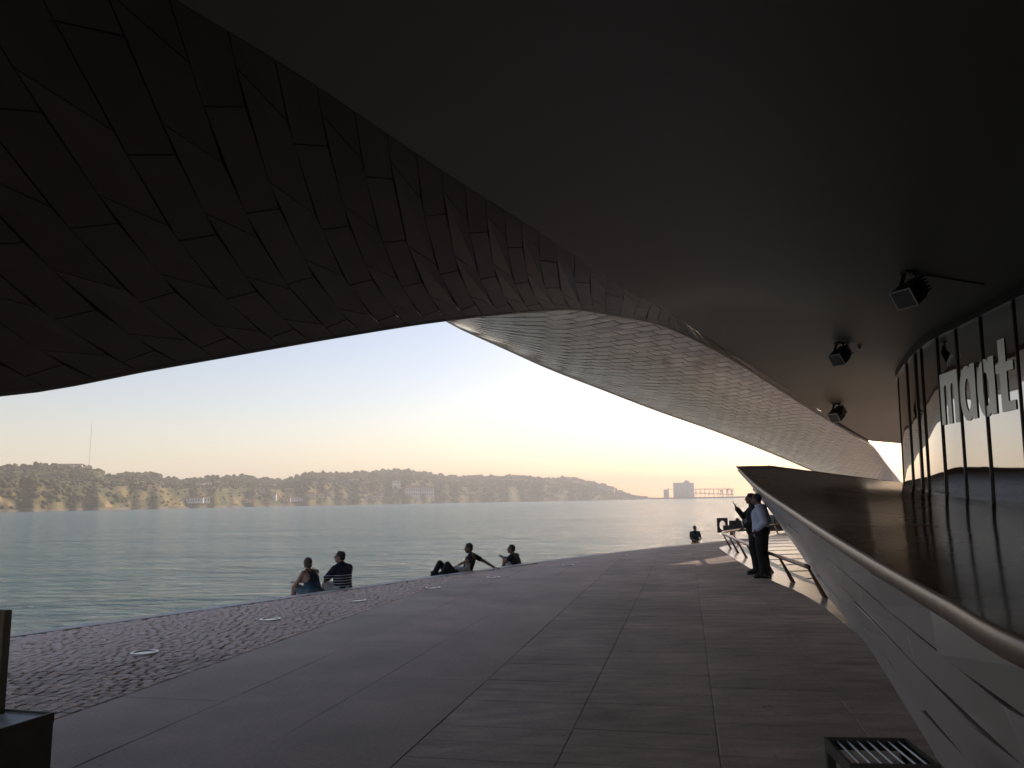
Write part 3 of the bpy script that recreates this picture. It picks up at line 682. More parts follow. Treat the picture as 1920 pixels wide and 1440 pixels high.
t_loops = [[[(.22, .0), (.22, .66), (0, .66), (0, .82), (.22, .82), (.22, 1.22), (.62, 1.22), (.62, .82), (1, .82), (1, .66), (.62, .66), (.62, .16), (1, .16), (1, 0)]]]
LZ0, LZ1 = 3.10, 4.17
letter([[m_loop]], g_at_y(16.58), g_at_y(15.79), LZ0, LZ1)
letter(a_loops, g_at_y(15.72), g_at_y(15.02), LZ0, LZ1)
letter(a_loops, g_at_y(14.96), g_at_y(14.24), LZ0, LZ1)
letter(t_loops, g_at_y(14.19), g_at_y(13.56), LZ0, LZ1)

# ------------------------------------------------------------------ railing round the terrace
rail = empty('low_railing', (6.4, 22, 0)); tag(rail, 'low bronze railing on slanted posts curving around the stone terrace coloured pale as if sunlit', 'railing')
bpy.context.view_layer.update()
def rframe(s):
    p = rcv(s); d = (rcv(min(rk[-1], s + .1)) - rcv(max(0, s - .1))).normalized(); return p, d, Vector((-d.y, d.x, 0))
hr = []
for s in lin(rk[1] - .05, rk[-1], 90):
    p, d, n_ = rframe(s); hr.append(p + n_ * 0.24 + Vector((0, 0, .50)))
put(MB().tube(hr, 0.036, 12).build('handrail', 'rail', smooth=True), rail)
s = rk[1] + .06
for y in [13.45, 15.91, 18.08, 20.3, 22.44, 24.41, 26.4, 28.55, 31.0, 33.9]:
    lo, hi = 0, rk[-1]
    for _ in range(30):
        m_ = (lo + hi) / 2
        if rcv(m_).y < y: lo = m_
        else: hi = m_
    p, d, n_ = rframe(lo); tp = p + n_ * 0.235 + Vector((0, 0, .49)); b0 = p + Vector((0, 0, 0.0))
    mb = MB(); q0 = [b0 + d * sx * .075 + n_ * sy * .035 for sx, sy in ((-1, -1), (1, -1), (1, 1), (-1, 1))]; q1 = [tp + d * sx * .022 + n_ * sy * .02 for sx, sy in ((-1, -1), (1, -1), (1, 1), (-1, 1))]
    mb.add(q0 + q1, [(0, 1, 2, 3), (7, 6, 5, 4), (0, 4, 5, 1), (1, 5, 6, 2), (2, 6, 7, 3), (3, 7, 4, 0)])
    put(mb.build('post', 'rail'), rail)

# ------------------------------------------------------------------ floodlights under the soffit
def floodlight(x, y, sz, label, aim):
    z = soffit_z(x, y); o = empty('floodlight', (x, y, z)); tag(o, label, 'floodlight', 'floodlights hanging under the soffit')
    zax = -Vector(aim).normalized(); xax = Vector((0, 0, 1)).cross(zax).normalized(); yax = zax.cross(xax); rot = Matrix((xax, yax, zax)).transposed()
    c = Vector((0, 0, -.30 * sz))
    MB().box((0, 0, -.015), (.16 * sz, .16 * sz, .05)).build('mounting_plate', 'black', o, bevel=.006)
    mb = MB()
    for s_ in (-1, 1): mb.bar(c + xax * s_ * .20 * sz, Vector((0, 0, -.03)) + xax * s_ * .07 * sz, .025 * sz, .05 * sz, up=yax)
    mb.build('yoke', 'black', o)
    mb = MB(); w, h, d = .15 * sz, .13 * sz, .17 * sz
    v = [c + rot @ Vector((sx * w * k, sy * h * k, zz)) for zz, k in ((-d, 1.0), (d * .4, 1.0), (d * 1.25, .72)) for sx, sy in ((-1, -1), (1, -1), (1, 1), (-1, 1))]
    f = [(3, 2, 1, 0), (8, 9, 10, 11)] + [(r_ * 4 + i, r_ * 4 + (i + 1) % 4, r_ * 4 + 4 + (i + 1) % 4, r_ * 4 + 4 + i) for r_ in range(2) for i in range(4)]
    hs = mb.add(v, f).build('housing', 'black', o, bevel=.008)
    mb = MB()
    for k in range(5): mb.box(c + rot @ Vector((0, (k - 2) * .05 * sz, d * 1.3)), (.24 * sz, .012 * sz, .10 * sz), rot)
    mb.build('cooling_fins', 'black', o)
    mb = MB(); fz = -d - .008
    for (px_, py_, dx, dy) in ((0, h, 2 * w + .02, .022), (0, -h, 2 * w + .02, .022), (w, 0, .022, 2 * h - .022), (-w, 0, .022, 2 * h - .022)): mb.box(c + rot @ Vector((px_, py_, fz)), (dx, dy, .02), rot)
    mb.build('lens_frame', 'white_ring', o)
    MB().box(c + rot @ Vector((0, 0, fz + .002)), (2 * w - .02, 2 * h - .02, .012), rot).build('lens', 'lens', o)
    cb = [Vector((.04, 0, -.02)), Vector((.17 * sz, .04, -.05)), Vector((.22 * sz, .05, -.16 * sz)), c + rot @ Vector((.1 * sz, 0, d * 1.2))]
    MB().tube(cb, .010, 6).build('cable', 'black', o, smooth=True)
    return o
floodlight(6.74, 12.93, 1.25, 'biggest black floodlight under the soffit, its bright lens frame showing', (-.74, -.36, -.57))
floodlight(8.16, 19.27, 1.15, 'black floodlight on the soffit next to a tiny white sensor', (-.70, -.40, -.60))
floodlight(10.98, 26.55, 1.25, 'black floodlight on the soffit nearest the bright gap at the canopy end', (-.70, -.40, -.60))
z = soffit_z(8.65, 19.2)
o = empty('ceiling_sensor', (8.62, 19.2, z)); tag(o, 'tiny white sensor knob on the soffit beside a floodlight', 'sensor')
MB().tube([(0, 0, .02), (0, 0, -.03)], .05, 12).build('base', 'white_ring', o); MB().ball((0, 0, -.05), .035).build('dome', 'lens', o, smooth=True)
z = min(soffit_z(7.0, 12.9), soffit_z(8.3, 13.3))
o = MB().tube([(6.85, 12.93, soffit_z(6.85, 12.93) - .012), (7.5, 13.0, soffit_z(7.5, 13.0) - .012), (8.1, 13.1, soffit_z(8.1, 13.1) - .012)], .012, 6).build('cable_conduit', 'black'); tag(o, 'thin dark conduit running along the soffit from the biggest floodlight', 'conduit')

# ------------------------------------------------------------------ lamps let into the paving
DISC = [((-4.30, 9.46), 'round ring light set in the cobbles, the one nearest the bench'), ((-3.62, 11.99), 'round ring light in the middle of the cobbles'), ((-2.74, 14.07), 'round ring light at the cobble border behind the seated couple'),
        ((-1.62, 15.92), 'first round ring light in the smooth paving past the cobbles'), ((-0.48, 17.91), 'round ring light in the paving behind the reclining pair'), ((1.37, 20.91), 'round ring light in the paving behind the lone seated man'), ((3.23, 24.08), 'round ring light in the paving farthest along the river edge')]
for (x, y), lb in DISC:
    o = empty('ground_light', (x, y, 0.004)); tag(o, lb, 'ground light', 'ring lights along the river edge')
    v = []; f = []; n = 36
    for i in range(n):
        w = 2 * math.pi * i / n; c_, s_ = math.cos(w), math.sin(w)
        v += [(c_ * .155, s_ * .155, -.02), (c_ * .155, s_ * .155, .010), (c_ * .145, s_ * .145, .014), (c_ * .122, s_ * .122, .014), (c_ * .118, s_ * .118, .002)]
    for i in range(n):
        j = (i + 1) % n
        for k in range(4): f.append((5 * i + k, 5 * j + k, 5 * j + k + 1, 5 * i + k + 1))
    MB().add(v, f).build('ring', 'white_ring', o)
    MB().tube([(0, 0, -.02), (0, 0, .005)], .119, 32).build('lens', 'lens', o)

# ------------------------------------------------------------------ slatted steel seats
def slat_seat(loc, rz, w, d, h, n, label, back=False, dark='steel_dark', slats_y=True):
    o = empty('slatted_bench' if back else 'slatted_stool', loc, rz); tag(o, label, 'bench' if back else 'stool')
    t_ = .012; fr = MB()
    for sx in (-1, 1): fr.box((sx * (w / 2 - t_ / 2), 0, h - .03), (t_, d, .06))
    for sy in (-1, 1): fr.box((0, sy * (d / 2 - t_ / 2), h - .03), (w - 2 * t_, t_, .06))
    fr.build('top_frame', dark, o)
    for k in range(n):
        if slats_y:
            x = -w / 2 + (k + .5) * w / n; MB().box((x, 0, h - .028), (w / n * .95, d - 2 * t_ - .002, .008), Matrix.Rotation(R(38), 3, 'Y')).build('slat', 'steel', o)
        else:
            y = -d / 2 + (k + .5) * d / n; MB().box((0, y, h - .022), (w - 2 * t_ - .002, d / n * .62, .012), Matrix.Rotation(R(12), 3, 'X')).build('slat', 'steel', o)
    if back:
        for sx in (-1, 1): MB().box((sx * (w / 2 - t_), 0, (h - .06) / 2), (t_, d, h - .06)).build('side_panel', dark, o)
        MB().box((0, -d / 2 + t_, (h - .06) / 2), (w - 4 * t_, t_, h - .06)).build('front_panel', dark, o)
        MB().box((0, d / 2 - t_, (h - .06) / 2), (w - 4 * t_, t_, h - .06)).build('back_panel', dark, o)
    else:
        for sx in (-1, 1):
            for sy in (-1, 1): MB().box((sx * (w / 2 - .02), sy * (d / 2 - .02), (h - .06) / 2), (.04, .04, h - .06)).build('leg', dark, o)
        MB().box((w / 2 - .012, 0, (h - .06) / 2), (.006, d - .08, h - .06)).build('side_panel', dark, o)
        MB().box((0, -d / 2 + .008, (h - .06) / 2), (w - .08, .006, h - .06)).build('front_panel', dark, o)
    return o
slat_seat((1.745, 4.035, 0), R(-6), .40, .42, .45, 8, 'small slatted steel stool standing by the foot of the leaning parapet')
ob = slat_seat((-3.10, 4.83, 0), R(-16), .46, .52, .45, 9, 'dark boxy bench with slatted steel top and upright wooden board at the cobbles', back=True, slats_y=False)
MB().box((-.285, .20, .45 + .29), (.34, .055, .62)).build('backrest_board', 'wood', ob, bevel=.004)
MB().box((-.285, .234, .45 + .27), (.30, .012, .50)).build('backrest_plate', 'steel_dark', ob)

# ------------------------------------------------------------------ old iron machine on the river edge
mc = empty('iron_machine', (11.0, 35.9, 0.0), R(-14)); tag(mc, 'dark iron machine with pierced end plate and grey drum beyond the railing', 'machine')
MB().box((0.2, 0, .30), (3.6, .55, .26)).build('bed_frame', 'rust', mc, bevel=.02)
for x in (-1.2, 0, 1.5): MB().box((x, 0, .085), (.22, .5, .17)).build('foot', 'rust', mc)
# end plate with its oval opening
nn = 24; v = []; f = []
for yy in (-.05, .05):
    for i in range(nn):
        w = 2 * math.pi * i / nn; c_, s_ = math.cos(w), math.sin(w); k = 1 / max(abs(c_), abs(s_)); v.append((-1.62 + .24 * c_ * k, yy, .43 + .33 * s_ * k))
    for i in range(nn):
        w = 2 * math.pi * i / nn; v.append((-1.62 + .13 * math.cos(w), yy, .43 + .21 * math.sin(w)))
for i in range(nn):
    j = (i + 1) % nn; f += [(i, j, nn + j, nn + i), (2 * nn + i, 3 * nn + i, 3 * nn + j, 2 * nn + j), (i, 2 * nn + i, 2 * nn + j, j), (nn + i, nn + j, 3 * nn + j, 3 * nn + i)]
MB().add(v, f).build('end_plate', 'rust', mc)
MB().tube([(-.75, 0, .62), (2.4, 0, .62)], .25, 24).build('drum', 'grey_drum', mc, smooth=False)
for x in (-.72, -.2, .6, 1.4): MB().tube([(x, 0, .62), (x + .05, 0, .62)], .275, 24).build('drum_hoop', 'rust', mc)
MB().box((-1.05, 0, .50), (.55, .36, .28)).build('gear_case', 'rust', mc, bevel=.03)
MB().tube([(-.95, -.2, .66), (-.95, .2, .66)], .09, 12).build('shaft', 'rust', mc)

# ------------------------------------------------------------------ people
def remesh(mb, voxel, smooth_iter=4):
    me = mb.mesh('raw'); o = bpy.data.objects.new('raw', me); COL.objects.link(o)
    md = o.modifiers.new('r', 'REMESH'); md.mode = 'VOXEL'; md.voxel_size = voxel
    if smooth_iter:
        s_ = o.modifiers.new('s', 'SMOOTH'); s_.factor = 0.5; s_.iterations = smooth_iter
    dg = bpy.context.evaluated_depsgraph_get(); out = bpy.data.meshes.new_from_object(o.evaluated_get(dg))
    bpy.data.objects.remove(o); bpy.data.meshes.remove(me)
    out.polygons.foreach_set('use_smooth', [True] * len(out.polygons)); return out
def part(name, mb, mt, parent, voxel=.011, it=3):
    me = remesh(mb, voxel, it); me.name = name; me.materials.clear(); me.materials.append(M[mt]); return link(name, me, parent)
def hand(mb, wrist, d, nrm, side, sc_=1.0, curl=0.35, spread=0.10):
    """palm, four unequal bent fingers and a thumb leaving the side of the palm"""
    d = Vector(d).normalized(); nrm = Vector(nrm); nrm = (nrm - d * nrm.dot(d)).normalized(); s = d.cross(nrm) * side
    w = Vector(wrist)
    for k in (-1, -.33, .33, 1): mb.cap(w + s * k * .016 * sc_, w + d * .085 * sc_ + s * k * .028 * sc_, .013 * sc_, .0115 * sc_)
    for k, ln in ((-1.05, .062), (-.35, .074), (.35, .078), (1.05, .070)):
        b0 = w + d * .085 * sc_ + s * k * .028 * sc_; d1 = (d + s * spread * k + nrm * curl * .5).normalized(); p1 = b0 + d1 * ln * .5 * sc_; d2 = (d + s * spread * k + nrm * curl * 1.6).normalized()
        mb.cap(b0, p1, .0095 * sc_, .009 * sc_); mb.cap(p1, p1 + d2 * ln * .55 * sc_, .009 * sc_, .0075 * sc_)
    t0 = w + d * .025 * sc_ + s * .026 * sc_; t1 = t0 + (d * .6 + s * .7 + nrm * .3).normalized() * .045 * sc_; t2 = t1 + (d * .9 + s * .25 + nrm * .3).normalized() * .035 * sc_
    mb.cap(t0, t1, .013 * sc_, .011 * sc_); mb.cap(t1, t2, .0105 * sc_, .0085 * sc_)
def person(loc, rz, label, J, wear, skin='skin', hair=None, head_yaw=0.0, head_pitch=0.0, build=1.0, group=None, hands=None):
    """J holds joints in the person's own frame (forward +Y, right +X). wear: list of (name, material, piece)"""
    o = empty('person', loc, R(rz)); tag(o, label, 'person', group)
    V = {k: Vector(p) for k, p in J.items()}; b = build
    def torso(mb, g=0.0, lo=0.0, hi=1.0):
        pel, ch, nk = V['pelvis'], V['chest'], V['neck']; sl, sr = V['shL'], V['shR']; hl, hr_ = V['hipL'], V['hipR']
        ax = (sr - sl).normalized(); hx = (hr_ - hl).normalized()
        if lo <= .05: mb.cap(hl + Vector((0, 0, .03)), hr_ + Vector((0, 0, .03)), .105 * b + g, .105 * b + g)
        for k in (-1, 1):
            mb.cap(pel + hx * k * .055, pel.lerp(ch, .5) + (hx + ax) * .5 * k * .058, .115 * b + g, .108 * b + g); mb.cap(pel.lerp(ch, .5) + (hx + ax) * .5 * k * .058, ch + ax * k * .075, .108 * b + g, .112 * b + g)
            s_ = sr if k > 0 else sl; mb.cap(ch + ax * k * .075, s_ - ax * k * .015 , .10 * b + g, .056 * b + g)
            mb.cap(s_, nk + (ch - nk) * .12, .052 * b + g, .045 * b + g)
    def arm(mb, s, g=0.0, upto=2.0, flat=False):
        a, e, w = V['sh' + s], V['el' + s], V['wr' + s]
        if upto < 1: mb.cap(a, a.lerp(e, upto), .054 * b + g, .047 * b + g, (1, 0))
        else:
            mb.cap(a, e, .052 * b + g, .041 * b + g)
            if upto >= 1: mb.cap(e, e.lerp(w, min(1, upto - 1)) if upto < 2 else w, .041 * b + g, (.029 if upto >= 2 else .033) * b + g, (1, 0 if upto < 2 else 1))
    def leg(mb, s, g=0.0, upto=2.0):
        a, k, n = V['hip' + s], V['kn' + s], V['an' + s]
        if upto < 1: mb.cap(a, a.lerp(k, upto), .088 * b + g, .07 * b + g, (1, 0)); return
        mb.cap(a, k, .088 * b + g, .058 * b + g)
        e = k.lerp(n, min(1, upto - 1)); mid_ = k.lerp(e, .35) + Vector((0, -.012, 0)); mb.cap(k, mid_, .057 * b + g, .056 * b + g); mb.cap(mid_, e, .056 * b + g, (.037 * b + g) if g == 0 else (.05 * b + g), (1, 0 if upto < 2 or g else 1))
    def foot(mb, s, g=0.0):
        n = V['an' + s]; tdir = V.get('toe' + s, n + Vector((0, .16, -.06))); heel = n + (n - tdir) * .32 + Vector((0, 0, -.045)); heel.z = tdir.z
        mb.cap(heel, n.lerp(tdir, .45), .034 + g, .042 + g); mb.cap(n.lerp(tdir, .3), tdir, .046 + g, .030 + g); mb.cap(tdir + Vector((.018, -.01, 0)), tdir + Vector((-.018, -.01, 0)), .028 + g, .028 + g); mb.cap(n, heel, .036 + g, .034 + g)
    hc = V['head']; hrot = Matrix.Rotation(R(head_yaw), 3, 'Z') @ Matrix.Rotation(R(head_pitch), 3, 'X')
    def H(x, y, z): return hc + hrot @ Vector((x, y, z))
    body = MB(); torso(body)
    body.cap(V['neck'] + (V['chest'] - V['neck']) * .15, H(0, -.02, -.05), .056 * b, .052 * b)
    body.ball(H(0, -.012, .025), (.074, .094, .092), hrot); body.ball(H(0, .022, -.035), (.060, .070, .078), hrot); body.ball(H(0, .055, -.085), (.034, .034, .026), hrot)
    body.cap(H(0, .090, .018), H(0, .106, -.022), .011, .0155); body.ball(H(0, .086, -.058), (.026, .013, .011), hrot); body.ball(H(0, .078, .034), (.05, .018, .014), hrot)
    for k in (-1, 1): body.ball(H(k * .074, -.005, -.005), (.010, .022, .033), hrot)
    for s, sd_ in (('L', -1), ('R', 1)):
        arm(body, s); leg(body, s); foot(body, s)
        hd_ = (hands or {}).get(s); d = V['wr' + s] - V['el' + s]
        if hd_: hand(body, V['wr' + s], hd_[0], hd_[1], sd_, 1.0, hd_[2] if len(hd_) > 2 else .35)
        else: hand(body, V['wr' + s], d, Vector((0, .3, -1)) if abs(d.normalized().z) < .8 else Vector((-sd_, .2, 0)), sd_)
    me = remesh(body, .0088, 2); me.name = 'body'; me.materials.clear(); me.materials.append(M[skin]); bo = link('body', me, o)
    ey = MB()
    for k in (-1, 1): ey.ball(H(k * .031, .079, .014), .012)
    ey.build('eyes', 'hair2', o, smooth=True)
    for name, mt, kind in wear:
        mb = MB()
        if kind == 'tee': torso(mb, .014); [arm(mb, s, .014, .72) for s in 'LR']
        elif kind == 'long': torso(mb, .016); [arm(mb, s, .015, 1.93) for s in 'LR']; mb.cap(V['neck'] + (V['chest'] - V['neck']) * .25, V['neck'] + (hc - V['neck']) * .22, .07 * b, .066 * b, (1, 0))
        elif kind == 'half': torso(mb, .016); [arm(mb, s, .02, .98) for s in 'LR']; mb.cap(V['neck'] + (V['chest'] - V['neck']) * .25, V['neck'] + (hc - V['neck']) * .25, .07 * b, .066 * b, (1, 0))
        elif kind == 'vest':
            pel, ch = V['pelvis'], V['chest']; ax = (V['shR'] - V['shL']).normalized()
            for k in (-1, 1): mb.cap(pel + ax * k * .06 - Vector((0, 0, .02)), ch + ax * k * .055, .125 * b, .118 * b); mb.cap(ch + ax * k * .055, V['neck'].lerp(V['sh' + ('R' if k > 0 else 'L')], .45), .108 * b, .045 * b)
        elif kind == 'trousers':
            mb.cap(V['hipL'] + Vector((0, 0, .03)), V['hipR'] + Vector((0, 0, .03)), .115 * b + .01, .115 * b + .01); mb.cap(V['pelvis'], V['pelvis'].lerp(V['chest'], .25), .14 * b, .135 * b, (1, 0)); [leg(mb, s, .017, 1.97) for s in 'LR']
        elif kind == 'shorts':
            mb.cap(V['hipL'] + Vector((0, 0, .03)), V['hipR'] + Vector((0, 0, .03)), .115 * b + .01, .115 * b + .01); mb.cap(V['pelvis'], V['pelvis'].lerp(V['chest'], .2), .135 * b, .13 * b, (1, 0)); [leg(mb, s, .022, .8) for s in 'LR']
        elif kind == 'shoes': [foot(mb, s, .010) for s in 'LR']
        elif kind == 'short_hair':
            mb.ball(H(0, -.022, .040), (.082, .098, .088), hrot); mb.ball(H(0, -.050, -.005), (.076, .062, .075), hrot)
            for k in range(26):
                w = random.uniform(0, 6.28); e = random.uniform(.15, 1.2); mb.ball(H(.078 * math.cos(w) * math.cos(e), -.022 + .092 * math.sin(w) * math.cos(e), .042 + .084 * math.sin(e)), random.uniform(.010, .018), nu=8, nv=5)
        elif kind == 'bun':
            mb.ball(H(0, -.024, .030), (.084, .100, .096), hrot); mb.ball(H(0, -.052, -.02), (.074, .060, .070), hrot); mb.ball(H(0, -.112, -.030), (.036, .034, .040), hrot)
        elif kind == 'long_hair':
            mb.ball(H(0, -.024, .030), (.086, .102, .098), hrot); mb.cap(H(0, -.06, 0), H(0, -.09, -.16), .075, .05)
        elif kind == 'sunglasses':
            for k in (-1, 1): mb.ball(H(k * .034, .090, .014), (.028, .010, .020), hrot); mb.cap(H(k * .062, .078, .018), H(k * .078, -.005, .016), .005, .005)
            mb.cap(H(-.03, .096, .02), H(.03, .096, .02), .005, .005)
        elif kind == 'cap_bag':
            pass
        part(name, mb, mt, o, .0095 if kind != 'sunglasses' else .005, 3 if kind != 'sunglasses' else 1)
    return o
def stand(dx=0.0, h=1.0):
    return dict(pelvis=(0, 0, .96), chest=(0, -.01, 1.32), neck=(0, -.01, 1.50), head=(0, .03, 1.635), shL=(-.19, -.02, 1.44), shR=(.19, -.02, 1.44), hipL=(-.09, 0, .93), hipR=(.09, 0, .93),
                knL=(-.10, .03, .50), knR=(.11, .01, .50), anL=(-.11, -.02, .085), anR=(.12, -.03, .085), toeL=(-.14, .16, .032), toeR=(.16, .15, .032),
                elL=(-.27, -.08, 1.16), elR=(.27, -.08, 1.16), wrL=(-.22, .06, .95), wrR=(.22, .06, .95))
J = stand(); J.update(chest=(0, .02, 1.30), neck=(0, .02, 1.49), head=(0, .075, 1.62), pelvis=(0, .02, .95), elL=(-.27, -.12, 1.15), wrL=(-.20, .08, .98), elR=(.27, -.10, 1.15), wrR=(.21, .09, .98))
person((5.21, 16.9, 0), 62, 'standing man in pale blue shirt and black trousers with hands in his pockets', J,
       [('shirt', 'shirt_white', 'long'), ('trousers', 'cloth_dark', 'trousers'), ('shoes', 'shoe', 'shoes'), ('hair', 'hair2', 'short_hair')], 'skin2', head_yaw=-8, build=1.30)
J = stand(); J.update(elR=(.24, .20, 1.24), wrR=(.16, .34, 1.44), elL=(-.26, -.02, 1.16), wrL=(-.22, .20, 1.02))
person((5.29, 17.75, 0), 74, 'man in black clothes raising his hand beside the man in the pale shirt', J,
       [('jacket', 'cloth_black', 'long'), ('trousers', 'cloth_dark', 'trousers'), ('shoes', 'shoe', 'shoes'), ('hair', 'hair2', 'short_hair')], 'skin2', head_yaw=8, build=1.2, hands={'R': ((.0, .45, .9), (0, -1, .3), .12)})
J = stand(); J.update(elL=(-.26, .05, 1.17), elR=(.26, .05, 1.17), wrL=(-.07, .22, 1.10), wrR=(.07, .22, 1.08))
person((8.42, 37.4, -RISE * 8), 190, 'standing person in dark green tee and orange shorts on the river steps', J,
       [('tee', 'cloth_green', 'tee'), ('shorts', 'cloth_orange', 'shorts'), ('shoes', 'shoe', 'shoes'), ('hair', 'hair2', 'short_hair')], 'skin2', build=.98)
# seated couple
J = dict(pelvis=(0, 0, .11), chest=(.0, .13, .42), neck=(.0, .19, .57), head=(0.0, .235, .685), shL=(-.165, .15, .515), shR=(.165, .15, .515), hipL=(-.09, .02, .10), hipR=(.09, .02, .10),
         knL=(-.16, .42, .24), knR=(.10, .42, .22), anL=(-.17, .50, -.24), anR=(.10, .52, -.24), toeL=(-.19, .66, -.30), toeR=(.10, .68, -.30),
         elL=(-.26, .26, .27), elR=(.18, .34, .32), wrL=(-.14, .46, .31), wrR=(.0, .52, .32))
person((-3.93, 15.84, -RISE), 52, 'seated woman with tied-up hair in a blue ombre vest beside the striped man', J,
       [('vest', 'ombre', 'vest'), ('shorts', 'denim', 'shorts'), ('hair', 'hair', 'bun'), ('shoes', 'shoe', 'shoes')], 'skin', head_yaw=-12, build=.93)
J = dict(pelvis=(0, 0, .115), chest=(0, .05, .47), neck=(0, .085, .645), head=(0, .13, .765), shL=(-.175, .05, .55), shR=(.175, .05, .55), hipL=(-.095, .02, .105), hipR=(.095, .02, .105),
         knL=(-.13, .44, .22), knR=(.15, .44, .20), anL=(-.13, .52, -.24), anR=(.15, .54, -.24), toeL=(-.15, .69, -.30), toeR=(.17, .70, -.30),
         elL=(-.29, .20, .34), elR=(.29, .22, .34), wrL=(-.14, .42, .28), wrR=(.14, .43, .27))
person((-3.47, 16.33, -RISE), 50, 'seated man in navy polo with thin white stripes and sunglasses', J,
       [('polo', 'striped', 'half'), ('shorts', 'cloth_light', 'shorts'), ('hair', 'hair2', 'short_hair'), ('sunglasses', 'black', 'sunglasses'), ('shoes', 'shoe', 'shoes')], 'skin', head_yaw=38, build=1.1)
# reclining pair
J = dict(pelvis=(0, 0, .11), chest=(0, -.10, .42), neck=(0, -.10, .58), head=(0, -.055, .70), shL=(-.19, -.12, .51), shR=(.19, -.14, .51), hipL=(-.09, .02, .10), hipR=(.09, .02, .10),
         knL=(-.08, .44, .12), knR=(.22, .42, .14), anL=(-.05, .80, .04), anR=(.34, .72, -.10), toeL=(-.08, .86, .13), toeR=(.38, .84, -.10),
         elL=(-.25, -.10, .28), elR=(.27, -.40, .36), wrL=(-.24, -.02, .06), wrR=(.20, -.66, .215))
person((-1.20, 19.98, -RISE), 84, 'man in black tee leaning back on one outstretched arm', J,
       [('tee', 'cloth_black', 'tee'), ('trousers', 'cloth_dark', 'trousers'), ('hair', 'hair2', 'short_hair'), ('shoes', 'shoe', 'shoes')], 'skin2', head_yaw=22, head_pitch=-6, hands={'R': ((-.1, -1, -.12), (0, 0, -1), .1)})
J = dict(pelvis=(0, 0, .11), chest=(0, -.30, .17), neck=(0, -.47, .22), head=(0, -.58, .27), shL=(-.15, -.40, .19), shR=(.15, -.40, .19), hipL=(-.085, .0, .10), hipR=(.085, .0, .10),
         knL=(-.12, .30, .38), knR=(.11, .32, .40), anL=(-.12, .58, .06), anR=(.11, .62, .06), toeL=(-.13, .74, .035), toeR=(.12, .78, .035),
         elL=(-.22, -.30, .42), elR=(.22, -.22, .24), wrL=(-.10, -.12, .33), wrR=(.04, -.06, .26))
person((-1.52, 19.52, -RISE), 142, 'person lying on the edge with black-trousered knees drawn up and light top', J,
       [('top', 'cloth_light', 'tee'), ('trousers', 'cloth_black', 'trousers'), ('hair', 'hair', 'long_hair'), ('shoes', 'shoe', 'shoes')], 'skin', build=.9, head_pitch=70)
J = dict(pelvis=(0, 0, .11), chest=(0, .12, .44), neck=(0, .17, .60), head=(0, .215, .72), shL=(-.19, .13, .54), shR=(.19, .13, .54), hipL=(-.09, .02, .10), hipR=(.09, .02, .10),
         knL=(-.17, .33, .44), knR=(.17, .34, .42), anL=(-.15, .46, .05), anR=(.16, .48, .05), toeL=(-.18, .62, .0), toeR=(.19, .64, .0),
         elL=(-.26, .26, .42), elR=(.26, .26, .42), wrL=(-.12, .44, .53), wrR=(.04, .44, .50))
person((0.10, 21.72, -2 * RISE), 66, 'lone seated man in black tee and pale shorts with arms on his knees', J,
       [('tee', 'cloth_black', 'tee'), ('shorts', 'cloth_light', 'shorts'), ('hair', 'hair2', 'short_hair'), ('shoes', 'shoe', 'shoes')], 'skin2', head_yaw=18)

# ------------------------------------------------------------------ far shore
RIDGE = [(-48, .040), (-40, .041), (-34.59, 0.042), (-32.99, 0.0439), (-31.89, 0.0452), (-30.77, 0.0471), (-29.9, 0.0473), (-28.72, 0.0456), (-27.59, 0.0416), (-27.33, 0.0357), (-25.64, 0.0387), (-24.37, 0.038), (-23.71, 0.0331), (-22.57, 0.0306), (-20.74, 0.0335), (-19.04, 0.0353), (-17.29, 0.0313), (-16.23, 0.0305), (-14.81, 0.0361), (-14.45, 0.0393), (-12.25, 0.037), (-10.03, 0.0393), (-7.77, 0.0415), (-6.25, 0.0366), (-4.34, 0.0321), (-1.65, 0.0314), (0.66, 0.0314), (2.58, 0.0275), (3.73, 0.0285), (4.88, 0.0248), (6.01, 0.0204), (7.14, 0.0141), (7.88, 0.0073), (9.0, 0.003), (10.48, 0.0019), (15.57, 0.0014), (22, .0012)]
SHORE = [(-48, 1050), (-35, 1200), (-27, 1500), (-20, 1900), (-13, 2400), (-6, 3000), (1.4, 3600), (8, 4300), (15.5, 5200), (22, 5600)]
ra, re = zip(*RIDGE); sa, sd2 = zip(*SHORE)
def shore_d(az): return float(np.interp(az, sa, sd2)) * (1 + 0.012 * math.sin(az * 1.9) + .006 * math.sin(az * 5.3))
def ridge_d(az): return shore_d(az) * 1.28 + 180
def terrain(az, fr):
    """fr 0 at the water line, 1 on the ridge, beyond 1 falling away"""
    ds, dr_ = shore_d(az), ridge_d(az); d = ds + (dr_ - ds) * fr
    zr = float(np.interp(az, ra, re)) * dr_ - 6
    x, y = d * math.sin(R(az)), d * math.cos(R(az))
    if fr <= 1:
        nz = noise.fractal(Vector((x * .004, y * .004, 0)), 0.9, 2.0, 7)
        bench = 0.52 + .10 * noise.noise(Vector((az * .25, 3, 0)))       # bluff, then a shelf, then the upper slope
        prof = bench * min(1, fr / .16) ** .8 if fr < .16 else bench + (1 - bench) * ((fr - .16) / .84) ** 1.15
        z = -2.2 + 4 * min(1, fr * 40) + zr * (prof + nz * .16 * math.sin(math.pi * min(1, fr)) )
    else: z = zr * (1 - .25 * (fr - 1))
    return Vector((x, y, z))
azs = lin(-47, 21, 700); frs = [0, .01, .02, .03, .045, .06, .075, .09, .105, .12, .14, .16, .185, .21, .24, .27, .305, .34, .38, .42, .46, .5, .54, .58, .62, .66, .7, .74, .78, .82, .86, .9, .95, 1.0, 1.06, 1.3]
hills = grid_mesh('hills', terrain, azs, frs, 'hill'); tag(hills, kind='structure')
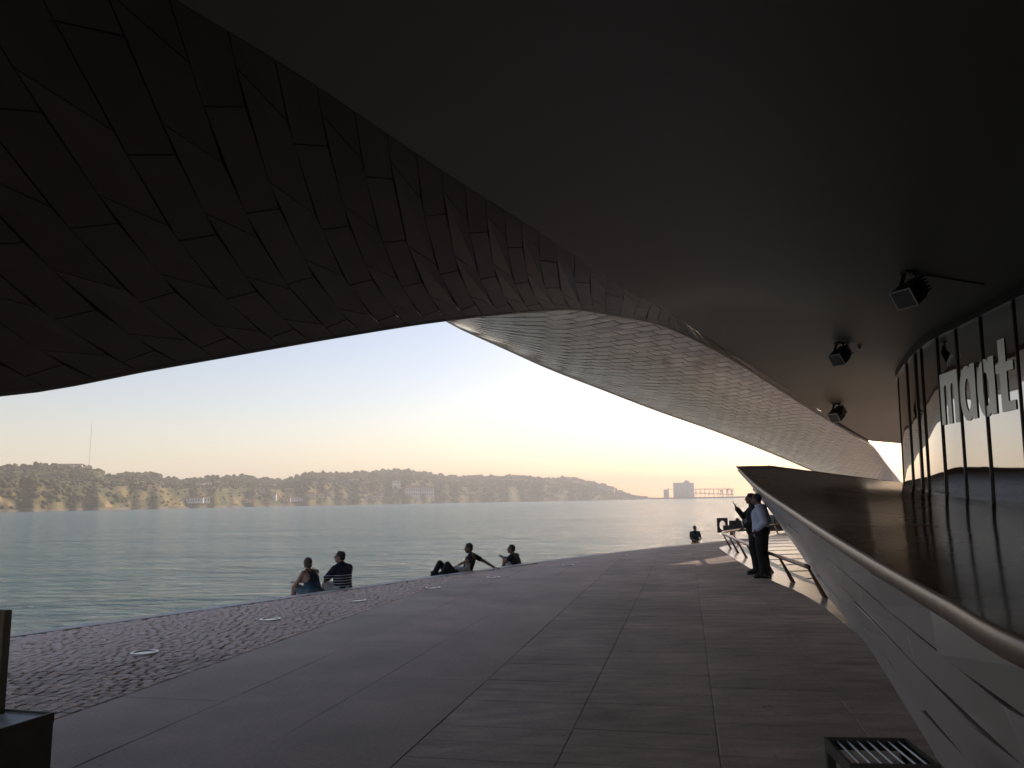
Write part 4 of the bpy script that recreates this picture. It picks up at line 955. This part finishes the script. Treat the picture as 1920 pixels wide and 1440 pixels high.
# woodland on the hills: thousands of crowns read as one mass
rng = random.Random(3); nrg = np.random.default_rng(5)
bmx = bmesh.new(); bmesh.ops.create_icosphere(bmx, subdivisions=2, radius=1); ico_v = np.array([v_.co[:] for v_ in bmx.verts]); ico_f = np.array([[w.index for w in q.verts] for q in bmx.faces]); bmx.free()
CROWNS = []
def crown(p, r, hz): CROWNS.append((p.x, p.y, p.z + hz * .5, r, hz * .6))
cnt = 0
while cnt < 11500:
    az = rng.uniform(-46, 9.5); fr = rng.random() ** .8 * .99
    p = terrain(az, fr); dn = noise.fractal(Vector((p.x * .0045, p.y * .0045, 7 + p.z * .022)), 1.0, 2.0, 3) + .3 * noise.noise(Vector((p.x * .02, p.y * .02, 2 + p.z * .05)))
    if dn < (.24 if az < -16 and fr < .75 else -.05 if az < -14 else -.22) and fr < .93:
        if rng.random() < .35 and p.z > 2: r = rng.uniform(1.5, 3.6) * (.75 + .35 * shore_d(az) / 2000); crown(p, r, r * rng.uniform(.8, 1.3)); cnt += .5     # scrub on the open slopes
        continue
    if p.z < 1: continue
    s_ = 0.7 + .6 * rng.random(); sc_ = shore_d(az) / 2000
    r = 4.4 * s_ * (.75 + .35 * sc_); crown(p, r, r * rng.uniform(.8, 1.3)); cnt += 1
for i in range(1500):     # uneven line of trees along the ridge
    az = rng.uniform(-46, 8.3); p = terrain(az, rng.uniform(.96, 1.01)); sc_ = shore_d(az) / 2000
    if noise.noise(Vector((az * 1.7, 0, 5))) < -.12: continue
    r = rng.uniform(3, 7.5) * (.7 + .4 * sc_); crown(p - Vector((0, 0, 2)), r, r * rng.uniform(1.1, 2.0))
CR = np.array(CROWNS); nc = len(CR); nv = len(ico_v)
jit = 1 + nrg.uniform(-.30, .30, (nc, nv, 1))
VV = (ico_v[None] * jit * np.stack([CR[:, 3], CR[:, 3], CR[:, 4]], 1)[:, None] + CR[:, None, :3]).reshape(-1, 3)
FF = (ico_f[None] + (np.arange(nc) * nv)[:, None, None]).reshape(-1, 3)
me = bpy.data.meshes.new('woodland'); me.vertices.add(len(VV)); me.vertices.foreach_set('co', VV.astype(np.float32).ravel())
me.loops.add(FF.size); me.loops.foreach_set('vertex_index', FF.astype(np.int32).ravel()); me.polygons.add(len(FF)); me.polygons.foreach_set('loop_start', np.arange(0, FF.size, 3, dtype=np.int32)); me.update(calc_edges=True); me.validate()
me.materials.append(M['wood_far']); wd = link('woodland', me)
tag(wd, 'dense woodland covering the far hills across the river', 'woodland', kind='stuff')
# shore band of pale rock and quay
v = []; f = []
for az in azs[:330]:
    p = terrain(az, .0); q = terrain(az, .012); v += [(p.x * .996, p.y * .996, -2.2), (p.x * .997, p.y * .997, 1.2), (q.x, q.y, 2.8)]
for i in range(329): f += [(3 * i, 3 * i + 1, 3 * i + 4, 3 * i + 3), (3 * i + 1, 3 * i + 2, 3 * i + 5, 3 * i + 4)]
M['shore'] = mat('shore_rock', (0.13, 0.105, 0.075), .9, var=.5, scale=.03)
tag(MB().add(v, f).build('shoreline', 'shore'), kind='structure')
def at_az(az, fr): p = terrain(az, fr); return p
def house(az, fr, w, d, h, wallm, label, cat='house', roofh=None, nwin=3, group='houses on the far shore', rows=1, flat=False):
    p = at_az(az, fr); o = empty('house', (p.x, p.y, p.z - 1.0), R(-az) + rng.uniform(-.3, .3)); tag(o, label, cat, group)
    MB().box((0, 0, h / 2 + .5), (w, d, h + 1)).build('wall', wallm, o)
    rh = roofh or h * .35; e = .5
    if flat: MB().box((0, 0, h + 1.3), (w + .6, d + .6, .6)).build('roof', 'roof_house', o)
    else: MB().add([(-w / 2 - e, -d / 2 - e, h + 1), (w / 2 + e, -d / 2 - e, h + 1), (w / 2 + e, d / 2 + e, h + 1), (-w / 2 - e, d / 2 + e, h + 1), (-w / 2 - e, 0, h + 1 + rh), (w / 2 + e, 0, h + 1 + rh)], [(0, 1, 5, 4), (2, 3, 4, 5), (0, 4, 3), (1, 2, 5), (0, 3, 2, 1)]).build('roof', 'roof_house', o)
    for r_ in range(rows):
        for k in range(nwin):
            MB().box((-w / 2 + (k + .5) * w / nwin, -d / 2 - .02, 1 + h * (r_ + .55) / rows), (w / nwin * .35, .12, h / rows * .42)).build('window', 'window', o)
    return o
def az_of(px): return {}.get(px) if False else math.degrees(math.atan((px - 960 + 3.6) / 1478 / 0.989 * 1.0 * 0.9885))
HS = [(352, .02, 16, 12, 9, 'wall_house', 'low white gabled warehouse at the left end of the shore row'), (362, .02, 16, 12, 10, 'wall_house', 'second white gabled warehouse of the shore row'), (372, .02, 16, 12, 10, 'wall_house', 'third white gabled warehouse of the shore row'), (382, .02, 18, 12, 11, 'wall_house', 'tallest white gabled warehouse closing the shore row'),
      (463, .02, 22, 12, 6, 'wall_ochre', 'long low ochre shed on the shore below a leafy bluff'), (512, .03, 8, 8, 16, 'wall_house', 'narrow white tower house on the shore'), (533, .02, 24, 14, 9, 'wall_ochre', 'ochre waterside house among the village roofs'), (546, .02, 22, 14, 10, 'wall_house', 'white waterside house in the middle of the village'), (557, .02, 20, 14, 8, 'wall_house', 'small white waterside house beside the village quay'), (579, .03, 24, 16, 12, 'wall_ochre', 'broad ochre house at the far end of the village'), (597, .03, 22, 14, 10, 'wall_ochre', 'low ochre house apart from the village'),
      (694, .02, 40, 18, 12, 'wall_ochre', 'long orange waterside building'), (708, .02, 16, 16, 22, 'wall_ochre', 'orange block tower at the end of the long orange building'), (680, .02, 14, 12, 9, 'wall_house', 'small white hut beside the long orange building'), (738, .10, 30, 18, 26, 'wall_house', 'white church-like house on the slope over the warehouses'), (768, .03, 50, 24, 30, 'concrete', 'big grey gabled warehouse by the water'), (776, .01, 26, 14, 14, 'wall_house', 'white annex in front of the grey warehouse'), (794, .03, 52, 24, 30, 'concrete', 'second big grey gabled warehouse by the water'), (806, .01, 14, 12, 10, 'wall_house', 'white hut beside the second grey warehouse'),
      (950, .03, 18, 14, 12, 'wall_house', 'lone white house at the foot of the distant bluff'), (1036, .03, 40, 16, 10, 'wall_house', 'long white house low on the distant shore'), (1078, .45, 34, 18, 16, 'wall_house', 'white villa high on the distant headland'), (1086, .40, 40, 18, 20, 'wall_house', 'largest white villa high on the distant headland'), (1120, .30, 46, 20, 26, 'wall_house', 'white block halfway down the headland'), (1130, .26, 44, 20, 24, 'wall_house', 'second white block lower down the headland'), (1138, .22, 36, 20, 22, 'wall_house', 'lowest white block on the headland tip'),
      (128, .96, 46, 16, 9, 'wall_house', 'long white hilltop building'), (146, .97, 40, 14, 7, 'wall_house', 'lower white wing beside the hilltop building'), (372, .42, 18, 12, 8, 'wall_house', 'small white farmhouse on the open hillside'), (385, .40, 22, 12, 9, 'wall_house', 'white farmhouse with neighbours on the open hillside'), (506, .55, 24, 12, 7, 'wall_house', 'white house in the woods above the bluff'), (660, .30, 24, 14, 10, 'wall_house', 'white house on the wooded slope over the orange building'), (680, .22, 26, 14, 8, 'wall_ochre', 'low pale house beneath the wooded slope')]
for px, fr, w, d, h, wm, lb in HS: house(az_of(px), fr, w, d, h, wm, lb, nwin=3 if w < 30 else 6, rows=2 if h > 12 else 1, cat='warehouse' if 'warehouse' in lb else 'house')
# grain terminal
def polar(px, d): az = az_of(px); return Vector((d * math.sin(R(az)), d * math.cos(R(az)), 0)), az
p, az = polar(1272, 4900); s_ = empty('grain_silo', (p.x, p.y, -1), R(-az)); tag(s_, 'massive pale grain silo block on the hazy far bank', 'silo')
MB().box((-12, 0, 48), (98, 50, 96)).build('main_block', 'concrete', s_); MB().box((49, 3, 47), (24, 44, 94)).build('stair_block', 'concrete', s_); MB().box((20, 0, 100), (34, 30, 9)).build('roof_house', 'concrete', s_); MB().tube([(20, 0, 103), (20, 0, 112)], 7, 12).build('vent', 'concrete', s_)
for k in range(12): MB().tube([(-57 + k * 8.2, -25, 1), (-57 + k * 8.2, -25, 92)], 4.0, 12).build('silo_cell', 'concrete', s_, smooth=True)
p, az = polar(1239.5, 4900); s_ = empty('elevator_tower', (p.x, p.y, -1), R(-az)); tag(s_, 'short square elevator tower beside the grain silo', 'tower')
MB().box((0, 0, 28), (32, 26, 56)).build('tower_body', 'concrete', s_); MB().box((10, 0, 62), (6, 6, 12)).build('roof_post', 'concrete', s_); MB().bar((12, 0, 58), (48, 0, 56), 3, 3).build('conveyor_bridge', 'gantry', s_)
p, az = polar(1320, 4900); s_ = empty('conveyor_gantry', (p.x, p.y, -1), R(-az)); tag(s_, 'long conveyor gantry on trestles reaching from the grain silo', 'gantry')
for z0, z1 in ((56, 52), (34, 20)): MB().bar((-102, 0, z0), (140, 0, z1), 5, 5).build('conveyor', 'gantry', s_)
for k in range(9):
    x = -80 + k * 26; MB().bar((x - 5, 0, 0), (x, 0, 54), 2.4, 2.4, up=(0, 1, 0)).bar((x + 5, 0, 0), (x, 0, 54), 2.4, 2.4, up=(0, 1, 0)).build('trestle', 'gantry', s_)
for px, hh, lb in ((1342, 66, 'hazy dock crane with raised jib at the middle of the gantry'), (1353, 74, 'tallest hazy dock crane behind the gantry'), (1361, 62, 'outermost hazy dock crane on the far pier')):
    p, az = polar(px, 4950); c = empty('dock_crane', (p.x, p.y, -1), R(-az)); tag(c, lb, 'crane', 'dock cranes on the far pier')
    for sx in (-7, 7): MB().bar((sx, 0, 0), (sx * .4, 0, hh * .6), 3.5, 3.5, up=(0, 1, 0)).build('leg', 'gantry', c)
    MB().box((0, 0, hh * .62), (16, 10, 9)).build('cab', 'gantry', c); MB().bar((0, 0, hh * .62), (-24, 0, hh), 3, 3, up=(0, 1, 0)).build('jib', 'gantry', c); MB().bar((0, 0, hh * .62), (14, 0, hh * .8), 3, 3, up=(0, 1, 0)).build('counter_jib', 'gantry', c)
p, az = polar(1290, 4850)
tag(MB().box((0, 0, 3), (900, 60, 9)).build('pier', 'shore'), kind='structure'); bpy.data.objects['pier'].location = (p.x, p.y, 0); bpy.data.objects['pier'].rotation_euler.z = R(-az)
# slender mast on the hill
p = terrain(az_of(163), .9); ms_ = empty('radio_mast', tuple(p)); tag(ms_, 'slender faint radio mast on the nearest hill', 'mast')
mb = MB()
for k in range(3):
    w = k * 2.094; mb.tube([(math.cos(w) * 1.2, math.sin(w) * 1.2, -4), (math.cos(w) * .25, math.sin(w) * .25, 105)], .12, 5)
mb.build('lattice', 'gantry', ms_); MB().tube([(0, 0, 104), (0, 0, 118)], .15, 6).build('aerial', 'gantry', ms_)

# dry leaf scraps on the slabs
for (x, y, rz, lb) in ((1.98, 6.62, .4, 'small curled dry leaf lying on the slabs behind the stool'), (2.03, 6.64, 2.1, 'pale leaf scrap touching the curled dry leaf on the slabs')):
    mb = MB(); v = [(-.03, 0, .004), (-.01, .014, .012), (.012, .012, .010), (.032, 0, .005), (.012, -.013, .012), (-.01, -.012, .009), (0, 0, .004)]; mb.add(v, [(0, 1, 6), (1, 2, 6), (2, 3, 6), (3, 4, 6), (4, 5, 6), (5, 0, 6)])
    lf = mb.build('dry_leaf', 'leaf'); lf.location = (x, y, .002); lf.rotation_euler.z = rz; tag(lf, lb, 'leaf')

# ------------------------------------------------------------------ haze over the river
hz = MB().box((500, 3250, 118), (15400, 12100, 244)).build('haze', 'leaf'); hz.data.materials.clear()
m = bpy.data.materials.new('river_haze'); m.use_nodes = True; t = m.node_tree; t.nodes.clear()
pvv = t.nodes.new('ShaderNodeVolumePrincipled'); pvv.inputs['Color'].default_value = (1.0, 0.95, 0.90, 1); pvv.inputs['Density'].default_value = 0.000195; pvv.inputs['Anisotropy'].default_value = 0.0
ou = t.nodes.new('ShaderNodeOutputMaterial'); t.links.new(pvv.outputs[0], ou.inputs['Volume']); hz.data.materials.append(m)
tag(hz, kind='stuff')
